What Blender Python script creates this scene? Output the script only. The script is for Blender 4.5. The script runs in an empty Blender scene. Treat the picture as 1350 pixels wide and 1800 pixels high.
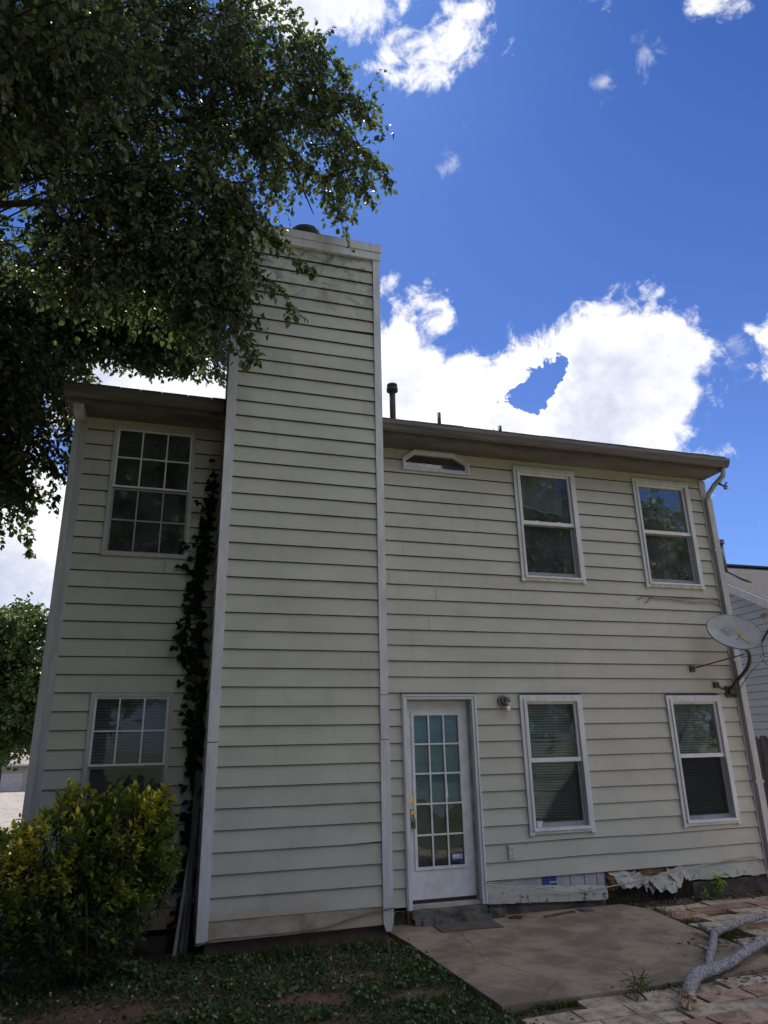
import bpy, math, random
import numpy as np
from mathutils import Vector, Matrix, noise as mnoise
R = math.radians
random.seed(7); rng = np.random.default_rng(11)
S = bpy.context.scene

# ------------------------------------------------------------------ camera
cam_d = bpy.data.cameras.new('camera'); cam = bpy.data.objects.new('camera', cam_d)
S.collection.objects.link(cam); S.camera = cam
cam_d.sensor_fit = 'VERTICAL'; cam_d.sensor_height = 24.0; cam_d.lens = 24.0*1220.24/1800
cam_d.clip_start = 0.05; cam_d.clip_end = 3000
_r = Vector((0.95802054, -0.28601836, -0.01975187)); _u = Vector((-0.0728421, -0.30946034, 0.94811831)); _w = Vector((0.27729166, 0.90687805, 0.31730354))
cam.matrix_world = Matrix(((_r.x, _u.x, -_w.x, 0.0), (_r.y, _u.y, -_w.y, -7.67137), (_r.z, _u.z, -_w.z, 1.75), (0, 0, 0, 1)))

# ------------------------------------------------------------------ sun + sky
SUN_EL, SUN_AZ = 58.0, 12.0            # azimuth measured from +y towards +x
sd = Vector((math.sin(R(SUN_AZ))*math.cos(R(SUN_EL)), math.cos(R(SUN_AZ))*math.cos(R(SUN_EL)), math.sin(R(SUN_EL))))
sl = bpy.data.lights.new('sun', 'SUN'); sl.energy = 5.0; sl.angle = R(0.5); sl.color = (1.0, 0.95, 0.87)
so = bpy.data.objects.new('sun', sl); S.collection.objects.link(so)
so.rotation_euler = sd.to_track_quat('Z', 'Y').to_euler(); so.location = sd*60
S.view_settings.view_transform = 'Standard'; S.view_settings.look = 'None'
S.view_settings.gamma = 1; S.view_settings.exposure = 0.0
EXPO = 1.17
wd = bpy.data.worlds.new('World'); S.world = wd; wd.use_nodes = True
nt = wd.node_tree; nt.nodes.clear()
def N(nt, t, **k):
    n = nt.nodes.new(t)
    for a, b in k.items(): setattr(n, a, b)
    return n
def MATH(nt, op, a, b=None, c=None, clamp=False):
    n = N(nt, 'ShaderNodeMath', operation=op); n.use_clamp = clamp
    for i, v in enumerate((a, b, c)):
        if v is None: continue
        if isinstance(v, (int, float)): n.inputs[i].default_value = v
        else: nt.links.new(v, n.inputs[i])
    return n.outputs[0]
def MIX(nt, f, a, b, blend='MIX'):
    n = N(nt, 'ShaderNodeMix', data_type='RGBA', blend_type=blend)
    for i, v in ((0, f), (6, a), (7, b)):
        if isinstance(v, (int, float)): n.inputs[i].default_value = v
        elif isinstance(v, tuple): n.inputs[i].default_value = (*v[:3], 1)
        else: nt.links.new(v, n.inputs[i])
    return n.outputs[2]
def RANGE(nt, v, a, b, c=0.0, d=1.0, smooth=True):
    n = N(nt, 'ShaderNodeMapRange'); n.interpolation_type = 'SMOOTHSTEP' if smooth else 'LINEAR'
    nt.links.new(v, n.inputs[0])
    for i, x in enumerate((a, b, c, d)): n.inputs[i+1].default_value = x
    return n.outputs[0]
tc = N(nt, 'ShaderNodeTexCoord'); gen = tc.outputs['Generated']
sky = N(nt, 'ShaderNodeTexSky', sky_type='NISHITA'); sky.sun_disc = False
sky.sun_elevation = R(SUN_EL); sky.sun_rotation = R(SUN_AZ); sky.altitude = 200; sky.air_density = 1.0; sky.dust_density = 0.4; sky.ozone_density = 3.0
def noise(nt, vec, scale, detail=6, rough=0.55, dist=0.0, stretch=None):
    if stretch:
        m = N(nt, 'ShaderNodeMapping'); m.inputs['Scale'].default_value = stretch
        nt.links.new(vec, m.inputs[0]); vec = m.outputs[0]
    n = N(nt, 'ShaderNodeTexNoise'); n.inputs['Scale'].default_value = scale; n.inputs['Detail'].default_value = detail
    n.inputs['Roughness'].default_value = rough; n.inputs['Distortion'].default_value = dist
    nt.links.new(vec, n.inputs['Vector']); return n
# cloud banks: centres (directions) and radii
blobs = [((.24,.83,.50),.085),((.27,.805,.53),.045),((.325,.772,.548),.035),((.28,.83,.47),.11),((.37,.80,.475),.075),((.419,.757,.497),.04),((.40,.79,.44),.12),((.47,.755,.475),.045),
         ((.54,.72,.43),.13),((.525,.70,.475),.055),((.575,.66,.482),.055),((.60,.66,.45),.075),((.61,.68,.42),.05),((.54,.74,.38),.12),((.675,.575,.465),.03),((.705,.545,.45),.06),
         ((.09,.57,.82),.06),((.15,.54,.835),.08),((.20,.545,.815),.06),((.25,.53,.81),.055),((.235,.56,.795),.03),((.19,.59,.785),.035),((.28,.50,.82),.06),((.38,.45,.81),.015),((.507,.41,.76),.03),((.53,.40,.75),.02),
         ((-.25,.95,.20),.17),((-.15,.98,.14),.15),((-.22,.93,.30),.10),((-.05,.98,.20),.2),((.1,.93,.36),.16),((.0,.94,.36),.15),((-.12,.88,.46),.10),((-.45,.85,.25),.2),((.85,.42,.3),.14),((.2,.95,.1),.2),((.95,.3,.2),.2),
         ((.78,-.52,.38),.12),((.2,-.9,.3),.2),((.9,-.3,.35),.2),((-.8,.4,.4),.2),((.05,-.15,.98),.30),((.5,-.45,.74),.34),((.1,-.62,.78),.30),((.72,-.25,.65),.32),((-.4,0.2,.9),.15)]  # banks overhead and behind, out of view, mostly added to light the scene
sepg = N(nt, 'ShaderNodeSeparateXYZ'); nt.links.new(gen, sepg.inputs[0])
tint = MIX(nt, RANGE(nt, sepg.outputs[2], .30, .80, smooth=False), (.305,.385,.60), (.125,.238,.475))
skycol = MIX(nt, 1.0, sky.outputs[0], tint, 'MULTIPLY')
n1 = noise(nt, gen, 7.0, 9, .60, .35); n2 = noise(nt, gen, 3.2, 5, .5)
best = None
for c, r in blobs:
    d = N(nt, 'ShaderNodeVectorMath', operation='DISTANCE'); nt.links.new(gen, d.inputs[0]); d.inputs[1].default_value = c
    v = MATH(nt, 'MULTIPLY_ADD', d.outputs['Value'], -10.0, 10.0*r)
    best = v if best is None else MATH(nt, 'SMOOTH_MAX', best, v, 0.25)
nh = noise(nt, gen, 30.0, 6, .6, .5)
for hc, hr in (((.442,.774,.456),.019), ((.458,.762,.464),.021), ((.422,.787,.459),.015), ((.475,.747,.474),.017), ((.485,.738,.482),.010)):
    hole = N(nt, 'ShaderNodeVectorMath', operation='DISTANCE'); nt.links.new(gen, hole.inputs[0]); hole.inputs[1].default_value = hc
    hd = MATH(nt, 'ADD', hole.outputs['Value'], MATH(nt, 'MULTIPLY', MATH(nt, 'SUBTRACT', nh.outputs[0], .5), .075))
    best = MATH(nt, 'SUBTRACT', best, MATH(nt, 'MULTIPLY', RANGE(nt, hd, hr*1.9, 0.0), 1.3))
best = MATH(nt, 'ADD', best, MATH(nt, 'MULTIPLY', MATH(nt, 'SUBTRACT', noise(nt, gen, 24.0, 8, .65, .6).outputs[0], .5), 1.0))
dens = MATH(nt, 'ADD', best, MATH(nt, 'MULTIPLY', MATH(nt, 'SUBTRACT', n1.outputs[0], 0.5), 2.4))
wisp = noise(nt, gen, 5.0, 10, .65, 1.2)
mask = RANGE(nt, dens, -0.03, 0.30)
for wc, wr in (((.439,.513,.737),.020),((.47,.48,.745),.022),((.295,.646,.704),.018),((.655,.60,.465),.03)):
    d = N(nt, 'ShaderNodeVectorMath', operation='DISTANCE'); nt.links.new(gen, d.inputs[0]); d.inputs[1].default_value = wc
    wv = MATH(nt, 'ADD', MATH(nt, 'MULTIPLY_ADD', d.outputs['Value'], -1.0/wr, 1.0), MATH(nt, 'MULTIPLY', MATH(nt, 'SUBTRACT', nh.outputs[0], .5), 4.0))
    mask = MATH(nt, 'MAXIMUM', mask, RANGE(nt, wv, .1, 1.5, 0, .5))
w2 = MATH(nt, 'MULTIPLY', RANGE(nt, wisp.outputs[0], .66, .80), 0.35)
mask = MATH(nt, 'MAXIMUM', mask, w2)
n4 = noise(nt, gen, 11.0, 8, .62, .8)
shade = RANGE(nt, MATH(nt, 'ADD', MATH(nt, 'ADD', MATH(nt, 'MULTIPLY', dens, .30), n2.outputs[0]), MATH(nt, 'MULTIPLY', MATH(nt, 'SUBTRACT', n4.outputs[0], .5), .55)), .50, 1.02)
cloud = MIX(nt, shade, (.93, .93, .945), (.50, .55, .69))
cs = N(nt, 'ShaderNodeVectorMath', operation='SCALE'); nt.links.new(cloud, cs.inputs[0]); 
sdn = N(nt, 'ShaderNodeVectorMath', operation='DOT_PRODUCT'); nt.links.new(gen, sdn.inputs[0]); sdn.inputs[1].default_value = tuple(sd)
front = RANGE(nt, sdn.outputs['Value'], .60, -.20, 5.5, 20.0); nt.links.new(front, cs.inputs['Scale'])
out = MIX(nt, mask, skycol, cs.outputs[0])
bg = N(nt, 'ShaderNodeBackground'); bg.inputs['Strength'].default_value = 0.10; nt.links.new(out, bg.inputs[0])
wo = N(nt, 'ShaderNodeOutputWorld'); nt.links.new(bg.outputs[0], wo.inputs[0])

# ------------------------------------------------------------------ materials
def base_mat(name, rough=.7, spec=.3):
    m = bpy.data.materials.new(name); m.use_nodes = True
    b = m.node_tree.nodes['Principled BSDF']; b.inputs['Roughness'].default_value = rough
    b.inputs['Specular IOR Level'].default_value = spec
    t = N(m.node_tree, 'ShaderNodeTexCoord')
    return m, m.node_tree, b, t.outputs['Object']
def bump(nt, b, h, strength=.3, dist=.01):
    n = N(nt, 'ShaderNodeBump'); n.inputs['Strength'].default_value = strength; n.inputs['Distance'].default_value = dist
    nt.links.new(h, n.inputs['Height']); nt.links.new(n.outputs[0], b.inputs['Normal'])
def simple(name, c1, c2=None, scale=6, rough=.7, spec=.3, metal=0, bmp=.15, bscale=40, stretch=None, lo=.35, hi=.65, bd=.004):
    m, t, b, co = base_mat(name, rough, spec); b.inputs['Metallic'].default_value = metal
    c2 = c2 or tuple(x*.8 for x in c1)
    n = noise(t, co, scale, 7, .6, .2, stretch); f = RANGE(t, n.outputs[0], lo, hi)
    t.links.new(MIX(t, f, c1, c2), b.inputs['Base Color'])
    if bmp: bump(t, b, noise(t, co, bscale, 5, .6, 0, stretch).outputs[0], bmp, bd)
    return m
def zmask(t, co, a, b):
    s = N(t, 'ShaderNodeSeparateXYZ'); t.links.new(co, s.inputs[0]); return RANGE(t, s.outputs[2], a, b), s
def siding_mat(name, c1, c2, extra=True, grime=(.10,.10,.085)):
    m, t, b, co = base_mat(name, .62, .25)
    n = noise(t, co, 1.6, 6, .6, .2, (1,1,2.0)); col = MIX(t, RANGE(t, n.outputs[0], .3, .7), c1, c2)
    st = noise(t, co, 3.0, 8, .65, .3, (2.2,1,.7)); col = MIX(t, MATH(t, 'MULTIPLY', RANGE(t, st.outputs[0], .52, .72), .35), col, tuple(x*.62 for x in c1))
    sz = N(t, 'ShaderNodeSeparateXYZ'); t.links.new(co, sz.inputs[0])
    fl_ = MATH(t, 'FLOOR', MATH(t, 'DIVIDE', MATH(t, 'SUBTRACT', sz.outputs[2], .152), .178)); wn = N(t, 'ShaderNodeTexWhiteNoise', noise_dimensions='1D'); t.links.new(fl_, wn.inputs['W'])
    col = MIX(t, MATH(t, 'MULTIPLY', wn.outputs[0], .16), col, tuple(x*.6 for x in c1))
    sp = noise(t, co, 34, 3, .6); col = MIX(t, MATH(t, 'MULTIPLY', RANGE(t, sp.outputs[0], .70, .76), .55), col, grime)
    if extra:
        up, s = zmask(t, co, 6.15, 7.3); mn = noise(t, co, 4.0, 9, .7, .6, (1.3,1,1.6))
        col = MIX(t, MATH(t, 'MULTIPLY', MATH(t, 'MULTIPLY', up, RANGE(t, mn.outputs[0], .45, .62)), .8), col, (.13,.135,.13))
        lo_, s2 = zmask(t, co, .55, .18); ln = noise(t, co, 2.2, 8, .7, .4)
        lf = MATH(t, 'MULTIPLY', lo_, RANGE(t, MATH(t, 'SUBTRACT', ln.outputs[0], MATH(t, 'MULTIPLY', s2.outputs[0], .07)), .28, .5))
        xm = RANGE(t, s2.outputs[0], 2.6, 1.6)
        col = MIX(t, MATH(t, 'MULTIPLY', MATH(t, 'MULTIPLY', lf, xm), .75), col, (.30,.155,.095))
        mo = noise(t, co, 13, 9, .72, .15, (1,1,1.3)); lo3, s3 = zmask(t, co, .36, .06)
        xm2 = RANGE(t, s3.outputs[0], 3.2, 3.6)
        col = MIX(t, MATH(t, 'MULTIPLY', MATH(t, 'MULTIPLY', MATH(t, 'MULTIPLY', lo3, xm2), RANGE(t, mo.outputs[0], .52, .62)), 1.0), col, (.035,.032,.025))
    t.links.new(col, b.inputs['Base Color'])
    g = noise(t, co, 26, 6, .65, .1, (.35,1,3.2)); bump(t, b, g.outputs[0], .35, .0025)
    return m
M = {}
M['siding'] = siding_mat('siding_paint', (.448,.443,.405), (.385,.380,.345))
M['edge'] = simple('siding_drip_edge', (.030,.025,.020), (.065,.052,.04), 9, .9)  # dark colour holds edge dirt plus the shadow line under each board
M['nsiding'] = siding_mat('neighbour_siding', (.42,.44,.50), (.36,.38,.44), False)
M['nedge'] = simple('neighbour_edge', (.10,.10,.11), None, 9, .9)
M['trim'] = simple('white_trim_paint', (.56,.57,.63), (.42,.43,.48), 5, .55, .3, 0, .3, 30, (3,3,.5), .3, .75)
def worn():
    m, t, b, co = base_mat('worn_white_paint', .6, .25)
    a = noise(t, co, 4, 7, .6, .2, (3,3,.6)); col = MIX(t, RANGE(t, a.outputs[0], .35, .7), (.54,.555,.61), (.42,.43,.475))
    c = noise(t, co, 16, 8, .75, .9, (3.4,3.4,.5)); col = MIX(t, MATH(t, 'MULTIPLY', RANGE(t, c.outputs[0], .60, .68), .75), col, (.17,.165,.18))
    lo_, s = zmask(t, co, .5, .15); col = MIX(t, MATH(t, 'MULTIPLY', lo_, .5), col, (.40,.33,.27))
    t.links.new(col, b.inputs['Base Color']); bump(t, b, c.outputs[0], .4, .003); return m
M['worn'] = worn()
M['corner'] = simple('corner_board_paint', (.40,.40,.43), (.33,.33,.35), 5, .6, .3, 0, .2, 30, (3,3,.5))
M['trimb'] = simple('beige_trim_paint', (.42,.40,.36), (.30,.29,.27), 5, .6)
M['vinyl'] = simple('white_vinyl', (.62,.62,.67), (.52,.52,.56), 8, .4, .4, 0, .05)
M['sashgrey'] = simple('grey_sash', (.30,.30,.34), (.23,.23,.25), 8, .5)
M['gutter'] = simple('gutter_metal', (.12,.11,.115), (.065,.06,.062), 5, .5, .4, 0, .2, 20, (.3,1,4))
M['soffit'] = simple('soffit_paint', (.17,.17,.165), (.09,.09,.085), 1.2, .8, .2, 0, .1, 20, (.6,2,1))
M['shingle'] = simple('shingles', (.07,.06,.055), (.12,.105,.10), 14, .95, .1, 0, .6, 60)
M['nshingle'] = simple('neighbour_shingles', (.062,.058,.064), (.042,.039,.043), 10, .95, .1, 0, .6, 60)
M['darkmetal'] = simple('dark_metal', (.035,.033,.035), (.06,.05,.045), 12, .5, .5, .3)
M['pipe'] = simple('vent_pipe_black', (.03,.028,.03), (.05,.045,.04), 12, .6)
M['brass'] = simple('brass', (.75,.50,.14), (.55,.35,.10), 12, .25, .5, .95, 0)
M['steel'] = simple('grey_metal', (.20,.20,.22), (.14,.14,.15), 12, .45, .5, .6)
M['interior'] = simple('interior_dark', (.05,.05,.055), (.035,.035,.04), 3, .9)
M['blind'] = simple('blind_slats', (.38,.47,.44), (.30,.38,.36), 4, .6)
M['blind2'] = simple('grey_blind_slats', (.20,.21,.23), (.14,.15,.16), 4, .6)
M['curtain'] = simple('teal_curtain', (.16,.36,.46), (.11,.27,.37), 3, .8, .2, 0, .2, 8, (1,1,4))
M['bulb'] = simple('frosted_bulb', (.72,.70,.66), (.6,.58,.55), 8, .2)
M['plate'] = simple('outlet_plate', (.55,.53,.50), (.45,.43,.40), 8, .5)
M['black'] = simple('black_slot', (.02,.02,.02), None, 8, .6)
M['blue'] = simple('blue_print', (.03,.05,.26), (.025,.04,.2), 8, .6)
M['wrap'] = simple('house_wrap', (.38,.39,.42), (.30,.30,.33), 6, .55, .3, 0, .4, 10)
M['ply'] = simple('rotted_sheathing', (.20,.10,.05), (.09,.045,.025), 7, .95, .1, 0, .8, 30)
M['found'] = simple('foundation_block', (.12,.10,.085), (.05,.042,.036), 5, .95, .1, 0, .6, 30)
M['foundred'] = simple('foundation_clay', (.14,.085,.065), (.075,.05,.04), 5, .95, .1, 0, .6, 30)
M['rotstone'] = simple('old_mortar_step', (.17,.155,.14), (.06,.055,.05), 6, .95, .1, 0, .9, 20)
M['mat'] = simple('brown_mat', (.145,.115,.105), (.11,.09,.08), 20, .95, .1, 0, .6, 120)
M['cable'] = simple('cable_sheath', (.16,.15,.13), (.11,.10,.09), 9, .6)
M['cablew'] = simple('pale_cable_sheath', (.42,.40,.34), (.3,.28,.24), 9, .6)
M['tree_bark'] = simple('bark', (.075,.06,.05), (.04,.034,.03), 10, .95, .1, 0, .8, 40, (2,2,.6))
M['plank'] = simple('weathered_plank', (.20,.18,.16), (.11,.095,.085), 6, .9, .1, 0, .5, 30, (5,5,.4))
M['planklight'] = simple('pale_painted_plank', (.42,.42,.42), (.28,.28,.28), 6, .8, .1, 0, .5, 30, (5,5,.4))
M['fence'] = simple('fence_wood', (.065,.06,.068), (.035,.032,.035), 6, .95, .1, 0, .5, 30, (5,5,.4))
M['white'] = simple('white_sticker', (.6,.62,.66), None, 9, .5)
M['garage'] = simple('garage_white', (.40,.38,.36), (.34,.32,.30), 2, .6)
M['groof'] = simple('garage_shingles', (.22,.19,.175), (.16,.14,.13), 3, .95)
M['gwall'] = simple('garage_wall', (.36,.29,.25), (.31,.25,.21), 2, .8)
def glass_mat(name, tint=(.80,.85,.85), refl=1.0, op=.25):
    m = bpy.data.materials.new(name); m.use_nodes = True; t = m.node_tree; t.nodes.clear()
    o = N(t, 'ShaderNodeOutputMaterial'); tr = N(t, 'ShaderNodeBsdfTransparent'); tr.inputs[0].default_value = (*tint, 1)
    gl = N(t, 'ShaderNodeBsdfGlossy'); gl.inputs['Roughness'].default_value = .015; gl.inputs[0].default_value = (refl,refl,refl,1)
    co = N(t, 'ShaderNodeTexCoord'); bn = noise(t, co.outputs['Object'], 2.2, 2, .5)
    bp = N(t, 'ShaderNodeBump'); bp.inputs['Strength'].default_value = .05; bp.inputs['Distance'].default_value = .02
    t.links.new(bn.outputs[0], bp.inputs['Height']); t.links.new(bp.outputs[0], gl.inputs['Normal'])
    fr = N(t, 'ShaderNodeFresnel'); fr.inputs[0].default_value = 1.5
    f2 = MATH(t, 'MULTIPLY', fr.outputs[0], .55, clamp=True)
    mx = N(t, 'ShaderNodeMixShader'); t.links.new(f2, mx.inputs[0]); t.links.new(tr.outputs[0], mx.inputs[1]); t.links.new(gl.outputs[0], mx.inputs[2])
    df = N(t, 'ShaderNodeBsdfDiffuse'); df.inputs[0].default_value = (.40,.42,.45,1); m3 = N(t, 'ShaderNodeMixShader')
    t.links.new(RANGE(t, noise(t, co.outputs['Object'], 2.6, 5, .6).outputs[0], .3, .7, .035, .10), m3.inputs[0]); t.links.new(mx.outputs[0], m3.inputs[1]); t.links.new(df.outputs[0], m3.inputs[2])
    t.links.new(m3.outputs[0], o.inputs[0]); return m
M['glass'] = glass_mat('window_glass')
def screen_mat(name='insect_screen_mesh', a=.55, c=(.03,.032,.036)):
    m = bpy.data.materials.new(name); m.use_nodes = True; t = m.node_tree; t.nodes.clear()
    o = N(t, 'ShaderNodeOutputMaterial'); tr = N(t, 'ShaderNodeBsdfTransparent'); df = N(t, 'ShaderNodeBsdfDiffuse'); df.inputs[0].default_value = (*c, 1)
    co = N(t, 'ShaderNodeTexCoord'); n = noise(t, co.outputs['Object'], 3, 4, .5)
    f = RANGE(t, n.outputs[0], .3, .7, a-.06, a+.06)
    mx = N(t, 'ShaderNodeMixShader'); t.links.new(f, mx.inputs[0]); t.links.new(tr.outputs[0], mx.inputs[1]); t.links.new(df.outputs[0], mx.inputs[2]); t.links.new(mx.outputs[0], o.inputs[0]); return m
M['screen'] = screen_mat()
M['curtainthin'] = screen_mat('thin_curtain', .75, (.20,.26,.26))
def leaf_mat(name, cols, trans=.3, rough=.5, spec=.35):
    """cols: list of colours; vertex colour 'tone' picks along the ramp leaf by leaf"""
    m = bpy.data.materials.new(name); m.use_nodes = True; t = m.node_tree
    b = t.nodes['Principled BSDF']; b.inputs['Roughness'].default_value = rough; b.inputs['Specular IOR Level'].default_value = spec
    at = N(t, 'ShaderNodeAttribute', attribute_name='tone'); rp = N(t, 'ShaderNodeValToRGB')
    while len(rp.color_ramp.elements) < len(cols): rp.color_ramp.elements.new(.5)
    for i, c in enumerate(cols):
        rp.color_ramp.elements[i].position = i/(len(cols)-1); rp.color_ramp.elements[i].color = (*c, 1)
    t.links.new(at.outputs['Fac'], rp.inputs[0]); t.links.new(rp.outputs[0], b.inputs['Base Color'])
    tl = N(t, 'ShaderNodeBsdfTranslucent'); sc = MIX(t, 1.0, rp.outputs[0], (1.25,1.4,.8), 'MULTIPLY'); t.links.new(sc, tl.inputs[0])
    mx = N(t, 'ShaderNodeMixShader'); mx.inputs[0].default_value = trans
    o = [n for n in t.nodes if n.type == 'OUTPUT_MATERIAL'][0]
    t.links.new(b.outputs[0], mx.inputs[1]); t.links.new(tl.outputs[0], mx.inputs[2]); t.links.new(mx.outputs[0], o.inputs[0]); return m
M['leaf'] = leaf_mat('pear_leaf', [(.040,.060,.032),(.07,.10,.046),(.11,.14,.062),(.19,.20,.10)], .24)
M['bgleaf'] = leaf_mat('maple_leaf', [(.035,.06,.018),(.06,.095,.028),(.10,.135,.04)], .25)
M['pine'] = leaf_mat('pine_needles', [(.018,.04,.02),(.03,.055,.028)], .1)
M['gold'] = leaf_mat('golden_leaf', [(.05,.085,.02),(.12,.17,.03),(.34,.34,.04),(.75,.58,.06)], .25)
M['vine'] = leaf_mat('vine_leaf', [(.010,.017,.011),(.020,.032,.020),(.04,.06,.038)], .08, .8, .1)
M['grassm'] = leaf_mat('grass_blades', [(.03,.065,.018),(.05,.10,.028),(.10,.14,.04),(.20,.19,.10)], .25)
M['weed'] = leaf_mat('weed_leaf', [(.16,.25,.05),(.26,.36,.08)], .4)
M['petal'] = simple('clover_flower', (.42,.43,.36), (.30,.33,.24), 60, .7)
M['dead'] = leaf_mat('dry_leaf', [(.10,.06,.03),(.17,.12,.07),(.28,.22,.14)], .1)
def concrete():
    m, t, b, co = base_mat('patio_concrete', .9, .2)
    a = noise(t, co, 1.5, 12, .72, .12); col = MIX(t, RANGE(t, a.outputs[0], .40, .60), (.36,.275,.20), (.20,.152,.115))
    c = noise(t, co, 9, 10, .75, .1); col = MIX(t, MATH(t, 'MULTIPLY', RANGE(t, c.outputs[0], .48, .68), .45), col, (.17,.14,.115))
    vo = N(t, 'ShaderNodeTexVoronoi', feature='DISTANCE_TO_EDGE'); vo.inputs['Scale'].default_value = .55
    mp = N(t, 'ShaderNodeVectorMath', operation='ADD'); t.links.new(co, mp.inputs[0]); dn_ = noise(t, co, 3.5, 6, .7); sc_ = N(t, 'ShaderNodeVectorMath', operation='SCALE'); t.links.new(dn_.outputs[1], sc_.inputs[0]); sc_.inputs['Scale'].default_value = .22
    t.links.new(sc_.outputs[0], mp.inputs[1]); t.links.new(mp.outputs[0], vo.inputs['Vector'])
    col = MIX(t, MATH(t, 'MULTIPLY', RANGE(t, vo.outputs['Distance'], .006, .002), .45), col, (.06,.045,.035))
    d = noise(t, co, 90, 3, .6); col = MIX(t, MATH(t, 'MULTIPLY', RANGE(t, d.outputs[0], .55, .7), .4), col, (.09,.08,.07))
    t.links.new(col, b.inputs['Base Color']); bump(t, b, d.outputs[0], .5, .003); return m
M['concrete'] = concrete()
def pavers():
    m, t, b, co = base_mat('paver_blocks', .92, .15)
    at = N(t, 'ShaderNodeAttribute', attribute_name='tone'); rp = N(t, 'ShaderNodeValToRGB')
    cs_ = [(.60,.49,.37),(.50,.40,.30),(.64,.53,.40),(.50,.32,.22),(.43,.26,.18)]
    while len(rp.color_ramp.elements) < 5: rp.color_ramp.elements.new(.5)
    for i, c in enumerate(cs_): rp.color_ramp.elements[i].position = i/4; rp.color_ramp.elements[i].color = (*c, 1)
    t.links.new(at.outputs['Fac'], rp.inputs[0])
    n_ = noise(t, co, 7, 8, .7, .3); col = MIX(t, MATH(t, 'MULTIPLY', RANGE(t, n_.outputs[0], .42, .62), .6), rp.outputs[0], (.10,.08,.06))
    n3 = noise(t, co, 70, 4, .6); col = MIX(t, MATH(t, 'MULTIPLY', RANGE(t, n3.outputs[0], .5, .7), .35), col, (.07,.06,.05))
    t.links.new(col, b.inputs['Base Color']); bump(t, b, n3.outputs[0], .6, .004); return m
M['paver'] = pavers()
def ground():
    m, t, b, co = base_mat('red_clay_soil', .95, .1)
    a = noise(t, co, 3, 9, .7, .3); col = MIX(t, RANGE(t, a.outputs[0], .35, .65), (.19,.115,.08), (.10,.065,.048))
    c = noise(t, co, 45, 6, .7); col = MIX(t, MATH(t, 'MULTIPLY', RANGE(t, c.outputs[0], .5, .68), .6), col, (.25,.19,.13))
    s = N(t, 'ShaderNodeSeparateXYZ'); t.links.new(co, s.inputs[0])
    far = MATH(t, 'MAXIMUM', RANGE(t, s.outputs[1], 1.5, 5.0), RANGE(t, s.outputs[1], -3.7, -5.2))
    g = noise(t, co, 1.2, 8, .7); gc = MIX(t, RANGE(t, g.outputs[0], .35, .65), (.09,.105,.045), (.15,.14,.08))
    t.links.new(MIX(t, far, col, gc), b.inputs['Base Color']); bump(t, b, c.outputs[0], .8, .012); return m
M['ground'] = ground()
M['drive'] = simple('driveway_concrete', (.19,.175,.16), (.12,.11,.10), 1.2, .9, .2)
def birch():
    m, t, b, co = base_mat('grey_lichen_bark', .85, .2)
    a = noise(t, co, 48, 10, .75, .5); col = MIX(t, RANGE(t, a.outputs[0], .38, .60), (.085,.072,.066), (.40,.385,.40))
    t.links.new(col, b.inputs['Base Color']); bump(t, b, a.outputs[0], .8, .008); return m
M['birch'] = birch()
M['cut'] = simple('split_wood', (.55,.45,.32), (.20,.10,.05), 22, .85, .1, 0, .8, 60)
M['dish'] = simple('dish_paint', (.40,.40,.39), (.33,.33,.32), 5, .6)
M['dishgrey'] = simple('dish_faded_print', (.19,.20,.21), (.25,.26,.27), 20, .6)
M['dishstain'] = simple('dish_yellow_stain', (.44,.34,.17), (.40,.36,.28), 9, .7, .3, 0, 0)

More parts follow.
